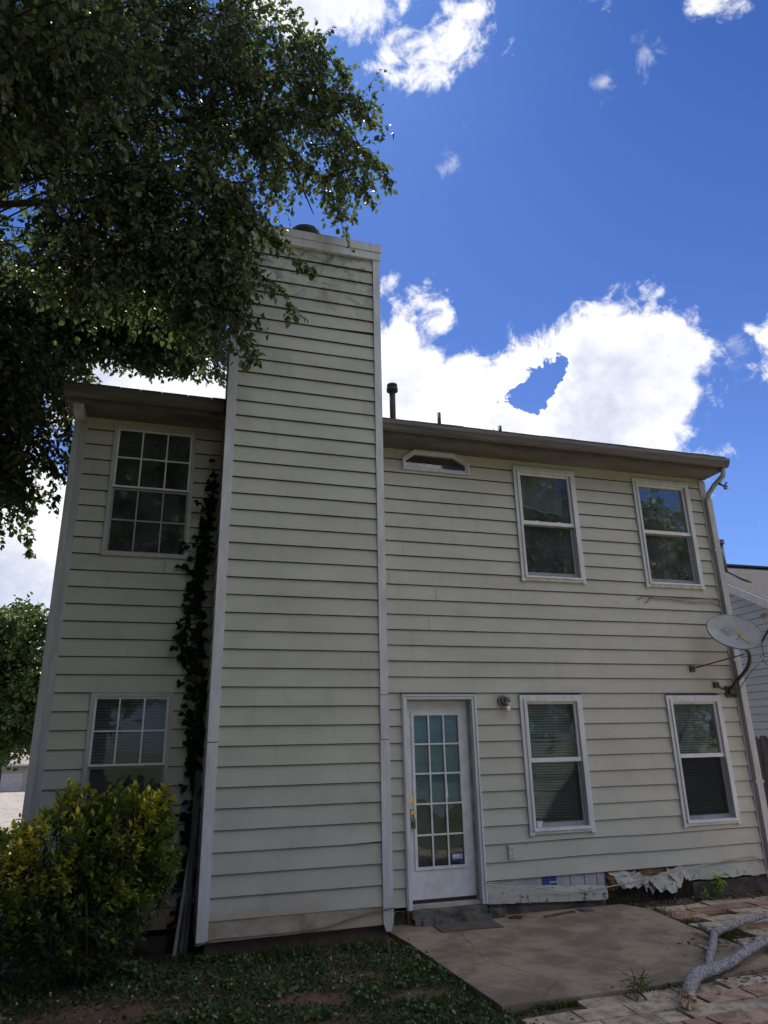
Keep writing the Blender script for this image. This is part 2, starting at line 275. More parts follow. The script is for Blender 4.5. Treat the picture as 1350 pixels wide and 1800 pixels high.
# ------------------------------------------------------------------ mesh builder
class MB:
    def __init__(s): s.v = []; s.f = []; s.m = []; s.t = []; s.sm = []
    def add(s, vs, fs, mi=0, tone=0.0, smooth=False):
        o = len(s.v); s.v += [tuple(p) for p in vs]; s.t += [tone]*len(vs)
        for f in fs: s.f.append(tuple(i+o for i in f)); s.m.append(mi); s.sm.append(smooth)
    def box(s, a, b, mi=0, tone=0.0, rot=None, jit=0.0):
        x0,y0,z0 = a; x1,y1,z1 = b
        vs = [Vector(p) for p in ((x0,y0,z0),(x1,y0,z0),(x1,y1,z0),(x0,y1,z0),(x0,y0,z1),(x1,y0,z1),(x1,y1,z1),(x0,y1,z1))]
        if jit: vs = [p+Vector((random.uniform(-jit,jit),random.uniform(-jit,jit),random.uniform(-jit,jit))) for p in vs]
        if rot is not None:
            c = sum(vs, Vector())/8; vs = [c+rot@(p-c) for p in vs]
        s.add(vs, [(0,3,2,1),(4,5,6,7),(0,1,5,4),(1,2,6,5),(2,3,7,6),(3,0,4,7)], mi, tone); return s
    def tube(s, pts, rad, n=10, mi=0, caps=True, smooth=True, tone=0.0, wob=0.0):
        pts = [Vector(p) for p in pts]; k = len(pts)
        if isinstance(rad, (int, float)): rad = [rad]*k
        up = Vector((0.13,0.21,1)).normalized(); vs = []
        for i, p in enumerate(pts):
            d = (pts[min(i+1,k-1)]-pts[max(i-1,0)]).normalized()
            a = d.cross(up); a = d.cross(Vector((1,0,0))) if a.length < .15 else a
            a.normalize(); b_ = d.cross(a)
            for j in range(n):
                q = 2*math.pi*j/n; rr = rad[i]*(1+(random.uniform(-wob,wob) if wob else 0))
                vs.append(p+(a*math.cos(q)+b_*math.sin(q))*rr)
        fs = [(i*n+j, i*n+(j+1)%n, (i+1)*n+(j+1)%n, (i+1)*n+j) for i in range(k-1) for j in range(n)]
        s.add(vs, fs, mi, tone, smooth)
        if caps:
            o = len(s.v)-len(vs)
            s.f.append(tuple(o+j for j in range(n))[::-1]); s.m.append(mi); s.sm.append(False)
            s.f.append(tuple(o+(k-1)*n+j for j in range(n))); s.m.append(mi); s.sm.append(False)
        return s
    def prism(s, prof, y0, y1, mi=0):   # prof in xz, extruded along y
        n = len(prof); vs = [(x,y0,z) for x,z in prof]+[(x,y1,z) for x,z in prof]
        s.add(vs, [tuple(range(n)), tuple(range(n,2*n))[::-1]]+[(i,i+n,(i+1)%n+n,(i+1)%n) for i in range(n)], mi); return s
    def prismx(s, prof, x0, x1, mi=0):  # prof in yz, extruded along x
        n = len(prof); vs = [(x0,y,z) for y,z in prof]+[(x1,y,z) for y,z in prof]
        s.add(vs, [tuple(range(n)), tuple(range(n,2*n))[::-1]]+[(i,i+n,(i+1)%n+n,(i+1)%n) for i in range(n)], mi); return s
    def sphere(s, c, r, mi=0, seg=14, rings=8, sq=(1,1,1)):
        vs = []; 
        for i in range(rings+1):
            a = math.pi*i/rings
            for j in range(seg):
                q = 2*math.pi*j/seg
                vs.append((c[0]+r*sq[0]*math.sin(a)*math.cos(q), c[1]+r*sq[1]*math.sin(a)*math.sin(q), c[2]+r*sq[2]*math.cos(a)))
        fs = [(i*seg+j,(i+1)*seg+j,(i+1)*seg+(j+1)%seg,i*seg+(j+1)%seg) for i in range(rings) for j in range(seg)]
        s.add(vs, fs, mi, 0, True); return s
    def build(s, name, mats, parent=None, origin=None):
        me = bpy.data.meshes.new(name); me.from_pydata(s.v, [], s.f); me.update()
        mats = mats if isinstance(mats, (list, tuple)) else [mats]
        for m in mats: me.materials.append(m)
        me.polygons.foreach_set('material_index', s.m); me.polygons.foreach_set('use_smooth', s.sm)
        if any(s.t):
            a = me.attributes.new('tone', 'FLOAT', 'POINT'); a.data.foreach_set('value', s.t)
        o = bpy.data.objects.new(name, me); link(o, parent, origin); return o
def link(o, parent=None, origin=None):
    S.collection.objects.link(o)
    if parent is not None:
        o.parent = parent
        if parent.type == 'EMPTY': o.location = -Vector(parent.location)
    elif origin is not None:
        o.data.transform(Matrix.Translation(-Vector(origin))); o.location = origin
def tag(o, label=None, cat=None, group=None, kind=None):
    if label: o['label'] = label
    if cat: o['category'] = cat
    if group: o['group'] = group
    if kind: o['kind'] = kind
    return o
def thing(name, loc, label, cat, group=None):
    o = bpy.data.objects.new(name, None); o.empty_display_size = .2; S.collection.objects.link(o); o.location = loc
    return tag(o, label, cat, group)
def arr_mesh(name, V, F, T, mat, parent=None, mi=None):
    """V (n,3), F (m,k) equal-sized polygons, T tone per vertex"""
    me = bpy.data.meshes.new(name); k = F.shape[1]
    me.vertices.add(len(V)); me.vertices.foreach_set('co', V.astype(np.float32).ravel())
    me.loops.add(F.size); me.loops.foreach_set('vertex_index', F.astype(np.int32).ravel())
    me.polygons.add(len(F)); me.polygons.foreach_set('loop_start', np.arange(0, F.size, k, dtype=np.int32)); me.polygons.foreach_set('loop_total', np.full(len(F), k, dtype=np.int32))
    me.update(calc_edges=True); me.validate()
    a = me.attributes.new('tone', 'FLOAT', 'POINT'); a.data.foreach_set('value', T.astype(np.float32))
    for m in (mat if isinstance(mat, list) else [mat]): me.materials.append(m)
    o = bpy.data.objects.new(name, me); link(o, parent); return o
def nrm(a): return a/np.maximum(np.linalg.norm(a, axis=-1, keepdims=True), 1e-9)
def leaves(P, D, Nn, L, W, tone, fold=.25, curl=.15):
    """leaf meshes: base P, direction D, normal N; 2 folded quads each: tip, sides, midrib"""
    D = nrm(D); B = nrm(np.cross(D, Nn)); Nn = nrm(np.cross(B, D)); L = L[:,None]; W = W[:,None]
    tip = P+D*L-Nn*L*curl; mid = P+D*L*.48-Nn*L*.03
    a1 = P+D*L*.33+B*W*.5+Nn*W*fold; b1 = P+D*L*.70+B*W*.36+Nn*W*fold*.5-Nn*L*curl*.4
    a2 = P+D*L*.33-B*W*.5+Nn*W*fold; b2 = P+D*L*.70-B*W*.36+Nn*W*fold*.5-Nn*L*curl*.4
    V = np.stack([P, a1, b1, tip, b2, a2], 1).reshape(-1,3); n = len(P); o = (np.arange(n)*6)[:,None]
    F = np.concatenate([o+np.array([0,1,2,3]), o+np.array([0,3,4,5])], 0)
    return V, F, np.repeat(tone, 6)

# ------------------------------------------------------------------ ground, patio, paving
def hgt(x, y):
    z = -.045+.012*mnoise.noise(Vector((x*1.7,y*1.7,0)))
    z += .085*max(0, 1-abs(y+.75)/.75)*max(0, min(1, (2.15-x)/.25))
    if y > 2: t = min(1, (y-2)/45); z -= 2.95*t*t*(3-2*t)*(1 if x < 4 else max(0, 1-(x-4)/4))
    return z
def grid_axis(a, b, fine0, fine1, st, cs):
    out_ = [a]; 
    while out_[-1] < b:
        p = out_[-1]; d = 0 if fine0 <= p <= fine1 else min(abs(p-fine0), abs(p-fine1))
        out_.append(p+max(st, min(cs, d*.25+st)))
    return out_
xs = grid_axis(-600, 600, -3, 9, .2, 60); ys = grid_axis(-600, 900, -5, 2, .2, 60)
g = MB(); nx = len(xs)
g.add([(x,y,hgt(x,y)) for y in ys for x in xs], [(j*nx+i, j*nx+i+1, (j+1)*nx+i+1, (j+1)*nx+i) for j in range(len(ys)-1) for i in range(nx-1)], 0, 0, True)
tag(g.build('ground', M['ground']), 'reddish bare soil and lawn around the house', kind='structure')
p = MB()
px0, px1, py0, py1 = 2.26, 5.06, -2.44, -.004
p.add([(2.22,py1,0),(2.30,-.7,0),(2.385,py0,0),(3.6,py0-.01,0),(4.98,py0+.06,0),(5.04,-1.2,0),(5.16,-.35,0),(5.02,py1,0)]+
      [(2.22,py1,-.10),(2.30,-.7,-.10),(2.385,py0,-.10),(3.6,py0-.01,-.10),(4.98,py0+.06,-.10),(5.04,-1.2,-.10),(5.16,-.35,-.10),(5.02,py1,-.10)],
      [tuple(range(8))]+[(i,(i+1)%8,(i+1)%8+8,i+8) for i in range(8)])
tag(p.build('patio', M['concrete']), 'stained concrete patio slab in front of the door', kind='structure')
pv = MB()
def lay(x0, x1, y0, y1, keep, ang=0.0):
    y = y0; row = 0
    while y < y1:
        w = .195; x = x0-.2*random.random()
        red_row = (row % 4 == 2)
        while x < x1:
            l = .40 if random.random() < .8 else .20
            if red_row: l = .20 if random.random() < .3 else .40
            cx, cy = x+l/2, y+w/2
            if keep(cx, cy) and random.random() > .03:
                tn = random.choice((.72,.80,.95,1.0)) if (red_row or random.random() < .16) else random.uniform(.03,.52)
                dz = random.uniform(-.008,.008)
                pv.box((x+.008,y+.008,-.09),(x+l-.008,y+w-.008,-.012+dz), 0, max(tn,.01), Matrix.Rotation(R(random.uniform(-1.2,1.2)+ang),3,'Z')@Matrix.Rotation(R(random.uniform(-.8,.8)),3,'X'), .004)
            x += l
        y += w; row += 1
lay(2.55, 9.2, -5.2, -2.50, lambda x, y: y < -2.53 and (x > 2.75 or y < -2.6) and mnoise.noise(Vector((x*1.1,y*1.1,3))) > -.33)
lay(5.14, 9.2, -2.55, -.12, lambda x, y: x > 5.30 and y < -.22 and not (4.9 < x < 5.75 and -2.5 < y < -1.75 and random.random() < .8))
tag(pv.build('paving', M['paver']), 'grey and red paver blocks laid beside and before the patio', kind='structure')

# ------------------------------------------------------------------ house
E0 = .178; ZK = 5.136
house = thing('house', (3.0, 4.2, 0), 'two-storey house with beige lap siding, tall sided chimney and white framed windows', 'house')
def intervals(x0, x1, cuts):
    cuts = sorted((max(a, x0), min(b, x1)) for a, b in cuts if b > x0 and a < x1); out_ = []; p_ = x0
    for a, b in cuts:
        if a > p_: out_.append((p_, a))
        p_ = max(p_, b)
    if p_ < x1: out_.append((p_, x1))
    return out_
def siding(mb, x0, x1, lines, y, holes, wob=.0015, seedv=0, warp=None, bottom=None, st=.3):
    """lines: z of the drip edges, top down; the first is the top of the upper board"""
    for k in range(len(lines)-1):
        zt, zb = lines[k], lines[k+1]; h = zt-zb
        zs = sorted({zb, zt}|{z for hl in holes for z in hl[2:] if zb < z < zt})
        for a, b in zip(zs[:-1], zs[1:]):
            zm = (a+b)/2; cuts = [(hl[0], hl[1]) for hl in holes if hl[2] < zm < hl[3]]
            for xa, xb in intervals(x0, x1, cuts):
                n = max(1, int((xb-xa)/st)); cols = []
                for i in range(n+1):
                    x = xa+(xb-xa)*i/n
                    w = wob*mnoise.noise(Vector((x*.9, k*3.1+seedv, 0)))*1.6
                    wy = .003*mnoise.noise(Vector((x*.8, k*5.7+seedv, 9)))
                    dz = w+(warp(x, k) if warp else 0)
                    fr = lambda z: y-.005-.021*(zt-z)/h+wy
                    if a == zb:
                        zz = zb+dz; ext = bottom(x, k) if bottom else 0
                        cols.append([(x, y+.002, zz+.001+ext), (x, fr(zb), zz+.0095+ext), (x, fr(b), b+(0 if b < zt else .004))])
                    else: cols.append([(x, fr(a), a), (x, fr(b), b+(0 if b < zt else .004))])
                m = len(cols[0]); vs = [q for c in cols for q in c]
                for i in range(n):
                    pass
                if a == zb and xb-xa > 1.0 and seedv != 8 and random.random() < .07:
                    jx = random.uniform(xa+.3, xb-.3); mb.add([(jx,y-.031,zb+.012),(jx+.0035,y-.031,zb+.012),(jx+.0035,y-.0105,b-.012),(jx,y-.0105,b-.012)], [(0,1,2,3)], 1)
                if m == 3:
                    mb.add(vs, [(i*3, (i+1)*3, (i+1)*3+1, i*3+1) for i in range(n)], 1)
                    mb.add(vs, [(i*3+1, (i+1)*3+1, (i+1)*3+2, i*3+2) for i in range(n)], 0)
                else: mb.add(vs, [(i*2, (i+1)*2, (i+1)*2+1, i*2+1) for i in range(n)], 0)
XL, XR = -1.17, 7.17
WIN = {'upL': (4.12,5.03,3.665,5.20), 'upR': (5.945,6.87,3.665,5.20), 'loL': (3.952,4.78,.765,2.272), 'loR': (5.992,6.82,.755,2.265),
       'lu': (-.80,.085,3.71,5.225), 'll': (-.742,.045,.80,2.294)}
DOOR = (2.495, 3.395, .13, 2.283)
TR = (2.592, 3.495, 5.010, 5.287)
sh = .03
holes = [(a+sh,b-sh,c+sh,d-sh) for a,b,c,d in WIN.values()]+[(DOOR[0]+.02,DOOR[1]-.02,-.1,DOOR[3]-.02),(TR[0]+.02,TR[1]-.02,TR[2]+.02,TR[3]+.1)]
holes.append((.42, 2.08, -.2, 6))      # chimney stands here
SOF = 5.290
def rag(x, k):   # rotted drip edge of the second lowest board
    if k == 28 and 3.9 < x < 5.95: return max(0, .012+.022*mnoise.noise(Vector((x*9,0,0)))+.012*mnoise.noise(Vector((x*31,0,4))))
    return 0
def wrp(x, k):
    if k in (25,26) and x > 3.4: return .004*math.sin(x*3)
    return 0
wall = MB()
lines_main = [SOF]+[ZK-E0*k for k in range(0, 28)]
siding(wall, XL+.05, 3.45, lines_main+[.150], 0, holes, seedv=1)
siding(wall, 3.35, XR-.07, lines_main, 0, holes, seedv=2, warp=wrp, bottom=rag, st=.06)
# lowest board, sound part at the right
siding(wall, 5.95, XR-.07, [lines_main[-1], .165], 0, [], seedv=5, bottom=lambda x, k: .02*mnoise.noise(Vector((x*6,2,0)))+.012*mnoise.noise(Vector((x*25,2,0))), st=.03)
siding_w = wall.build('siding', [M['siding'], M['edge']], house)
# the far sides of the house, plain siding
sd_ = MB()
for zi in range(31):
    zt = 5.6-zi*E0; zb = zt-E0
    for xx, sgn in ((XL, -1), (XR, 1)):
        v = [(xx,0.0,zb),(xx,8.4,zb),(xx,8.4,zt),(xx,0.0,zt)]
        v = [(x+sgn*(.017 if i < 2 else .004), y, z) for i, (x, y, z) in enumerate(v)]
        sd_.add(v, [(0,1,2,3)] if sgn > 0 else [(3,2,1,0)])
sd_.add([(XL,8.4,0),(XR,8.4,0),(XR,8.4,5.6),(XL,8.4,5.6)], [(3,2,1,0)])
for xx in (XL, XR): sd_.add([(xx,-.1,5.45),(xx,8.5,5.45),(xx,4.2,7.25)], [(0,1,2)])
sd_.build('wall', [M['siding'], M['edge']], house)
tag(MB().box((XL+.02,.02,-.1),(XR-.02,8.38,.10)).build('foundation', M['found'], house))
# corner boards
cb = MB(); cb.box((XL-.03,-.032,.10),(XL+.085,.06,5.27)); cb.box((XL-.045,-.06,.10),(XL-.005,.02,5.27))
cb.build('corner_board', M['corner'], house)
cb = MB(); cb.box((XR-.085,-.030,.10),(XR+.02,.06,5.27)); cb.build('corner_board', M['corner'], house)
MB().box((XL-.035,-.345,5.20),(XL+.065,.02,5.36)).build('eave_return', M['corner'], house)
# foundation line in front of the rotten corner
fb = MB(); fb.box((3.42,-.004,-.1),(XR,.03,.155)); fb.build('foundation_wall', M['found'], house)
# exposed layers under the missing siding
MB().box((3.4,.004,.14),(4.86,.012,.345)).build('house_wrap', M['wrap'], house)
bl = MB(); bl.box((4.07,-.002,.235),(4.165,.001,.335)); bl.box((4.175,-.002,.285),(4.25,.001,.335)); bl.box((4.175,-.002,.24),(4.25,.001,.265))
bl.build('printed_mark', M['blue'], house)
for xx in (4.42, 4.60, 4.76): MB().box((xx,-.001,.16),(xx+.004,.002,.34)).build('wrap_seam', M['edge'], house)
MB().box((4.86,.004,.13),(6.0,.014,.345)).build('sheathing', M['ply'], house)
MB().box((4.84,-.008,.0),(6.02,.003,.150)).build('painted_void', simple('painted_void_dark', (.018,.014,.011), (.04,.03,.022), 12, .95, .1, 0, .8, 30), house)  # near-black box standing in for the shaded void under the torn boards
# loose lowest board sagging beside the door
lb = MB(); n = 48; vs = []
for i in range(n+1):
    t = i/n; x = 3.405+t*1.44
    top = .318-.11*t**.7+.004*math.sin(x*17); bot = .118-.055*t+.006*mnoise.noise(Vector((x*14,0,0)))+.004*mnoise.noise(Vector((x*50,0,0))); yo = -.016-.03*t
    if t > .985: top -= .02; bot += .02
    vs += [(x,yo,top),(x,yo-.012,(top+bot)/2),(x,yo-.008,bot),(x,yo+.006,bot),(x,yo+.012,top)]
lb.add(vs, [(i*5+j, (i+1)*5+j, (i+1)*5+(j+1)%5, i*5+(j+1)%5)[::-1] for i in range(n) for j in range(5)]+[(n*5,n*5+1,n*5+2,n*5+3,n*5+4)])
lb.build('loose_board', M['siding'], house)
# torn hardboard flakes
def flake(cx, cz, w, h, seed, drop, out_):
    mb = MB(); nx_, nz_ = 40, 14; vs = []
    for j in range(nz_+1):
        for i in range(nx_+1):
            u, v = i/nx_, j/nz_
            rg_ = mnoise.noise(Vector((u*2.8,seed*3.3,7)))*.9+mnoise.noise(Vector((u*11,seed*2.1,3)))*.28
            x = cx+(u-.5)*w*(1-.30*v*v)+.035*mnoise.noise(Vector((u*4,v*6,seed)))*v
            z = cz-(v*h)*(1+.55*rg_)*(1-.8*abs(u-.5)**2)+.03*mnoise.noise(Vector((u*3,seed,11)))
            y = -.014-out_*(v**1.6)*(.6+.8*mnoise.noise(Vector((u*2.3,seed,4)))+.4)-.026*mnoise.noise(Vector((u*2.2,v*2.0,seed+3)))*(.3+v)-.003*mnoise.noise(Vector((u*9,v*7,seed)))
            y = min(y, -.010)
            vs.append((x,y,z))
    m_ = nx_+1
    mb.add(vs, [(j*m_+i, j*m_+i+1, (j+1)*m_+i+1, (j+1)*m_+i)[::-1] for j in range(nz_) for i in range(nx_)], 0, 0, False)
    mb.add([(x, y+.007, z) for x, y, z in vs], [(j*m_+i, j*m_+i+1, (j+1)*m_+i+1, (j+1)*m_+i) for j in range(nz_) for i in range(nx_)], 1)
    return mb.build('torn_board', [M['siding'], M['ply']], house)
flake(5.20,.300,.46,.16,1,.03,.07); flake(5.64,.275,.46,.17,2,.04,.09); flake(5.88,.325,.40,.15,3,.06,.04); flake(5.08,.325,.36,.05,5,.03,.02); flake(5.42,.20,.16,.10,8,.03,.05)
for cx_, cz_, w_, h_, sd_i in ((4.98,.30,.20,.12,14),(4.92,.22,.14,.08,15),(5.46,.325,.30,.05,16)):
    o_ = flake(cx_,cz_,w_,h_,sd_i,.03,.03); o_.data.materials[0] = M['ply']; o_.data.materials[1] = M['siding']

# chimney
CX0, CX1, CY = .385, 2.105, -.753
ch = MB(); ZC = 7.274
def cwarp(x, k):
    if k == 5: return .02*max(0, (x-1.5)/.6)
    if k == 36: return .012*max(0, (x-1.85)/.2)
    if k == 40: return .01*math.sin(x*2)
    return 0
siding(ch, CX0+.075, CX1-.07, [7.46]+[ZC-E0*j for j in range(0, 40)], CY, [], seedv=8, warp=cwarp)
ch.add([(CX0,CY,.19),(CX0,.0,.19),(CX0,.0,7.5),(CX0,CY,7.5)], [(3,2,1,0)])
ch.add([(CX1,CY,.19),(CX1,.0,.19),(CX1,.0,7.5),(CX1,CY,7.5)], [(0,1,2,3)])
ch.add([(CX0,.0,5),(CX1,.0,5),(CX1,.0,7.5),(CX0,.0,7.5)], [(3,2,1,0)])
for j in range(41):
    z = ZC+.17-E0*j
    for xx, sg in ((CX0, -1), (CX1, 1)):
        ch.add([(xx+sg*.018,CY,z-.17),(xx+sg*.018,0,z-.17),(xx+sg*.004,0,z+.008),(xx+sg*.004,CY,z+.008)], [(0,1,2,3)] if sg > 0 else [(3,2,1,0)])
ch.add([(CX0,CY-.0,7.60),(CX1,CY,7.60),(CX1,0,7.60),(CX0,0,7.60)], [(0,1,2,3)])
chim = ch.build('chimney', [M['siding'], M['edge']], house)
sk = MB(); n = 30; vs = []      # warped skirt board at the foot
for i in range(n+1):
    t = i/n; x = CX0+.002+t*(CX1-CX0-.06); top = .350-.012*math.sin(t*6)+.0*t; bot = .188+.004*mnoise.noise(Vector((x*9,0,2)))-.012*(1-t)
    yo = CY-.012-.008*math.sin(t*3)
    vs += [(x,yo,top),(x,yo-.006,bot+.004),(x,yo+.02,bot),(x,yo+.02,top)]
sk.add(vs, [(i*4+j, (i+1)*4+j, (i+1)*4+(j+1)%4, i*4+(j+1)%4)[::-1] for i in range(n) for j in range(4)])
sk.build('skirt_board', simple('clay_stained_board', (.24,.145,.10), (.38,.33,.265), 2.6, .8, .2, 0, .3, 30, (1,1,1.5), .30, .62), chim)
def cboard(x0, x1, segs):
    mb = MB()
    for z0, z1, dy in segs: mb.box((x0,CY-.034-dy,z0),(x1,CY+.07,z1))
    return mb.build('corner_board', M['worn'], chim)
cboard(CX0-.018, CX0+.078, [(.19,1.795,.004),(1.803,7.452,0)])
cb = MB(); cb.box((CX1-.078,CY-.034,2.225),(CX1+.006,CY+.07,7.452)); cb.box((CX1-.082,CY-.040,1.80),(CX1+.008,CY+.07,2.219)); cb.box((CX1-.086,CY-.036,.21),(CX1+.012,CY+.07,1.795))
cb.add([(CX1-.086,CY-.036,.21),(CX1+.012,CY-.036,.21),(CX1-.01,CY-.036,.135),(CX1-.06,CY-.036,.14),(CX1-.086,CY+.01,.21),(CX1+.012,CY+.01,.21),(CX1-.01,CY+.01,.135),(CX1-.06,CY+.01,.14)], [(0,3,2,1),(4,5,6,7),(1,2,6,5),(0,4,7,3),(2,3,7,6)])
cb.build('corner_board', M['worn'], chim)
ct = MB(); ct.box((CX0-.03,CY-.05,7.452),(CX1+.02,.02,7.655)); ct.box((CX0-.04,CY-.062,7.56),(CX1+.03,.03,7.665)); ct.build('crown_trim', M['worn'], chim)
MB().box((CX0-.035,CY-.057,7.665),(CX1+.025,.025,7.675)).build('chimney_cap', M['steel'], chim)
fp = MB(); fp.tube([(1.25,-.38,7.67),(1.25,-.38,7.82)], .12, 20); fp.tube([(1.25,-.38,7.82),(1.25,-.38,7.88),(1.25,-.38,7.99),(1.25,-.38,8.06)], [.21,.22,.20,.05], 24)
fp.build('flue_cap', M['darkmetal'], chim)
MB().box((CX0+.06,CY+.05,-.1),(CX1-.03,0,.19)).build('foundation_wall', M['foundred'], chim)

# roof
rf = MB(); RX0, RX1 = -1.30, 7.24
sl_ = .42
def rz(y): return 5.47+sl_*(y+.40)
rf.prismx([(-.42,5.455),(-.42,5.475),(4.2,rz(4.2)+.01),(8.9,rz(4.2)+.01-sl_*4.7),(8.9,rz(4.2)-.02-sl_*4.7),(4.2,rz(4.2)-.04)], RX0, RX1)
roof = rf.build('roof', M['shingle'], house)
# shingle butts at the eave
eb = MB(); x = RX0
while x < RX1:
    w = random.uniform(.14,.32); eb.box((x,-.435-random.uniform(0,.008),5.468),(min(x+w-.004,RX1),-.2,5.482+random.uniform(0,.006))); x += w
eb.build('shingle_edge', M['shingle'], roof)
MB().box((RX0+.03,-.35,SOF),(RX1-.03,.0,SOF+.012)).build('soffit', M['soffit'], house)
MB().box((RX0+.01,-.37,SOF-.004),(RX1-.01,-.35,5.452)).build('fascia', simple('fascia_paint', (.12,.115,.112), (.07,.067,.065), 3, .7), house)
gp = [(-.372,5.44),(-.372,5.335),(-.43,5.325),(-.455,5.345),(-.468,5.38),(-.485,5.40),(-.485,5.442),(-.478,5.442),(-.478,5.41),(-.45,5.355),(-.43,5.335),(-.38,5.340),(-.38,5.44)]
def gutter(x0, x1):
    mb = MB(); mb.prismx(gp, x0, x1)
    for xx in (x0, x1-.004): mb.prismx([(-.372,5.435),(-.372,5.335),(-.43,5.325),(-.455,5.345),(-.485,5.40),(-.485,5.435)], xx, xx+.004)
    mb.build('gutter', M['gutter'], house)
gutter(RX0, CX0-.03); gutter(CX1+.02, RX1+.02)
# right downspout: elbow, broken, then pipe down the corner
ds = MB()
ds.tube([(7.20,-.40,5.31),(7.20,-.38,5.22),(7.17,-.22,5.13),(7.165,-.10,5.05),(7.16,-.065,4.95)], [.035,.036,.034,.034,.034], 8, smooth=False)
ds.box((7.115,-.095,.22),(7.205,-.034,4.97))
for z in (4.2,2.7,1.2): ds.box((7.095,-.099,z),(7.225,-.030,z+.03))
ds.build('downspout', M['corner'], house)
tn = MB()
for i in range(9):
    a = Vector((7.20+random.uniform(0,.09),-.30+random.uniform(-.05,.05),5.14+random.uniform(-.06,.06)))
    tn.add([a, a+Vector((random.uniform(.02,.08),0,random.uniform(-.05,.04))), a+Vector((random.uniform(.0,.05),.01,random.uniform(-.06,-.02)))], [(0,1,2)])
tn.tube([(7.18,-.30,5.13),(7.25,-.30,5.10),(7.30,-.28,5.06),(7.37,-.27,5.09)], [.02,.014,.010,.004], 6)
tn.build('torn_bracket', M['gutter'], house)
dl = MB(); dl.box((XL-.042,-.10,.12),(XL+.022,-.062,5.2)); dl.build('downspout', M['corner'], house)
# roof vents
def vent(x, y, h, r, cap, boot=True):
    zb = rz(y); mb = MB(); mb.tube([(x,y,zb-.05),(x,y,zb+h)], r, 14)
    if cap: mb.tube([(x,y,zb+h-.02),(x,y,zb+h+.03)], r*1.9, 16); mb.tube([(x,y,zb+h+.05),(x,y,zb+h+.09)], r*1.75, 16); mb.tube([(x,y,zb+h+.03),(x,y,zb+h+.05)], r*1.2, 12); mb.tube([(x,y,zb+.02),(x,y,zb+.05)], r*1.5, 12)
    if boot: mb.tube([(x,y,zb-.04),(x,y,zb+.05),(x,y,zb+.16)], [r*3.2,r*1.9,r*1.05], 14)
    return mb.build('vent_pipe', M['pipe'], roof)
vent(2.93,1.35,.68,.046,True); vent(3.72,1.45,.40,.028,False)
v3 = vent(4.78,1.5,.30,.03,False)
zb = rz(1.5)
mb = MB(); mb.add([(4.62,1.48,zb),(4.72,1.5,zb),(4.69,1.5,zb+.20),(4.66,1.5,zb+.24)], [(0,1,2,3)]); mb.build('torn_flashing', M['pipe'], roof)
mb = MB(); mb.add([(4.84,1.48,zb),(5.08,1.5,zb),(5.00,1.5,zb+.22),(4.94,1.5,zb+.09)], [(0,1,2,3)])
mb.build('torn_flashing', M['pipe'], roof)

# interior shell
it = MB(); a = (XL+.12, .30, .12); b = (XR-.12, 3.6, 5.25)
def shell(mb, a, b):
    x0,y0,z0 = a; x1,y1,z1 = b
    mb.add([(x0,y0,z0),(x1,y0,z0),(x1,y1,z0),(x0,y1,z0),(x0,y0,z1),(x1,y0,z1),(x1,y1,z1),(x0,y1,z1)], [(0,1,2,3),(7,6,5,4),(1,5,6,2),(2,6,7,3),(3,7,4,0)])
shell(it, (XL+.1,.06,.12), (XR-.1,3.6,2.60)); shell(it, (XL+.1,.06,2.75), (XR-.1,3.6,5.25))
it.build('interior', M['interior'], house)

# ---- windows
def frame_rect(mb, x0, x1, z0, z1, w, y0, y1, mi=0, wb=None, wt=None):
    wb = w if wb is None else wb; wt = w if wt is None else wt
    mb.box((x0,y0,z0),(x0+w,y1,z1), mi); mb.box((x1-w,y0,z0),(x1,y1,z1), mi)
    mb.box((x0+w,y0,z0),(x1-w,y1,z0+wb), mi); mb.box((x0+w,y0,z1-wt),(x1-w,y1,z1), mi)
def pane(x0, x1, z0, z1, y, parent, name='glass', mat='glass'):
    mb = MB(); mb.box((x0,y,z0),(x1,y+.004,z1)); return mb.build(name, M[mat], parent)
def blind(x0, x1, z0, z1, y, parent, mat='blind', st=.030, broken=(), slant=0.0, missing=()):
    mb = MB(); z = z1-.03; i = 0
    mb.box((x0,y-.012,z1-.03),(x1,y+.014,z1))
    while z > z0:
        tl = slant*max(0, i-18)*.0012
        bk = .012 if i in broken else 0
        w = .0125
        zz0, zz1 = z+tl, z-tl*.2
        if i not in missing:
            n_ = 6; vs = []
            for k in range(n_+1):
                t = k/n_; x = x0+(x1-x0)*t; zc = zz0+(zz1-zz0)*t-bk*math.sin(t*math.pi)*1.2
                vs += [(x,y-w*.62,zc-w*.80),(x,y+w*.62,zc+w*.80)]
            mb.add(vs, [(k*2,(k+1)*2,(k+1)*2+1,k*2+1) for k in range(n_)])
        z -= st; i += 1
    mb.box((x0,y-.01,z0-.012),(x1,y+.01,z0+.004))
    for fx in (.2,.8): mb.box((x0+(x1-x0)*fx-.002,y-.015,z0),(x0+(x1-x0)*fx+.002,y-.013,z1))
    return mb.build('blind', M[mat], parent)
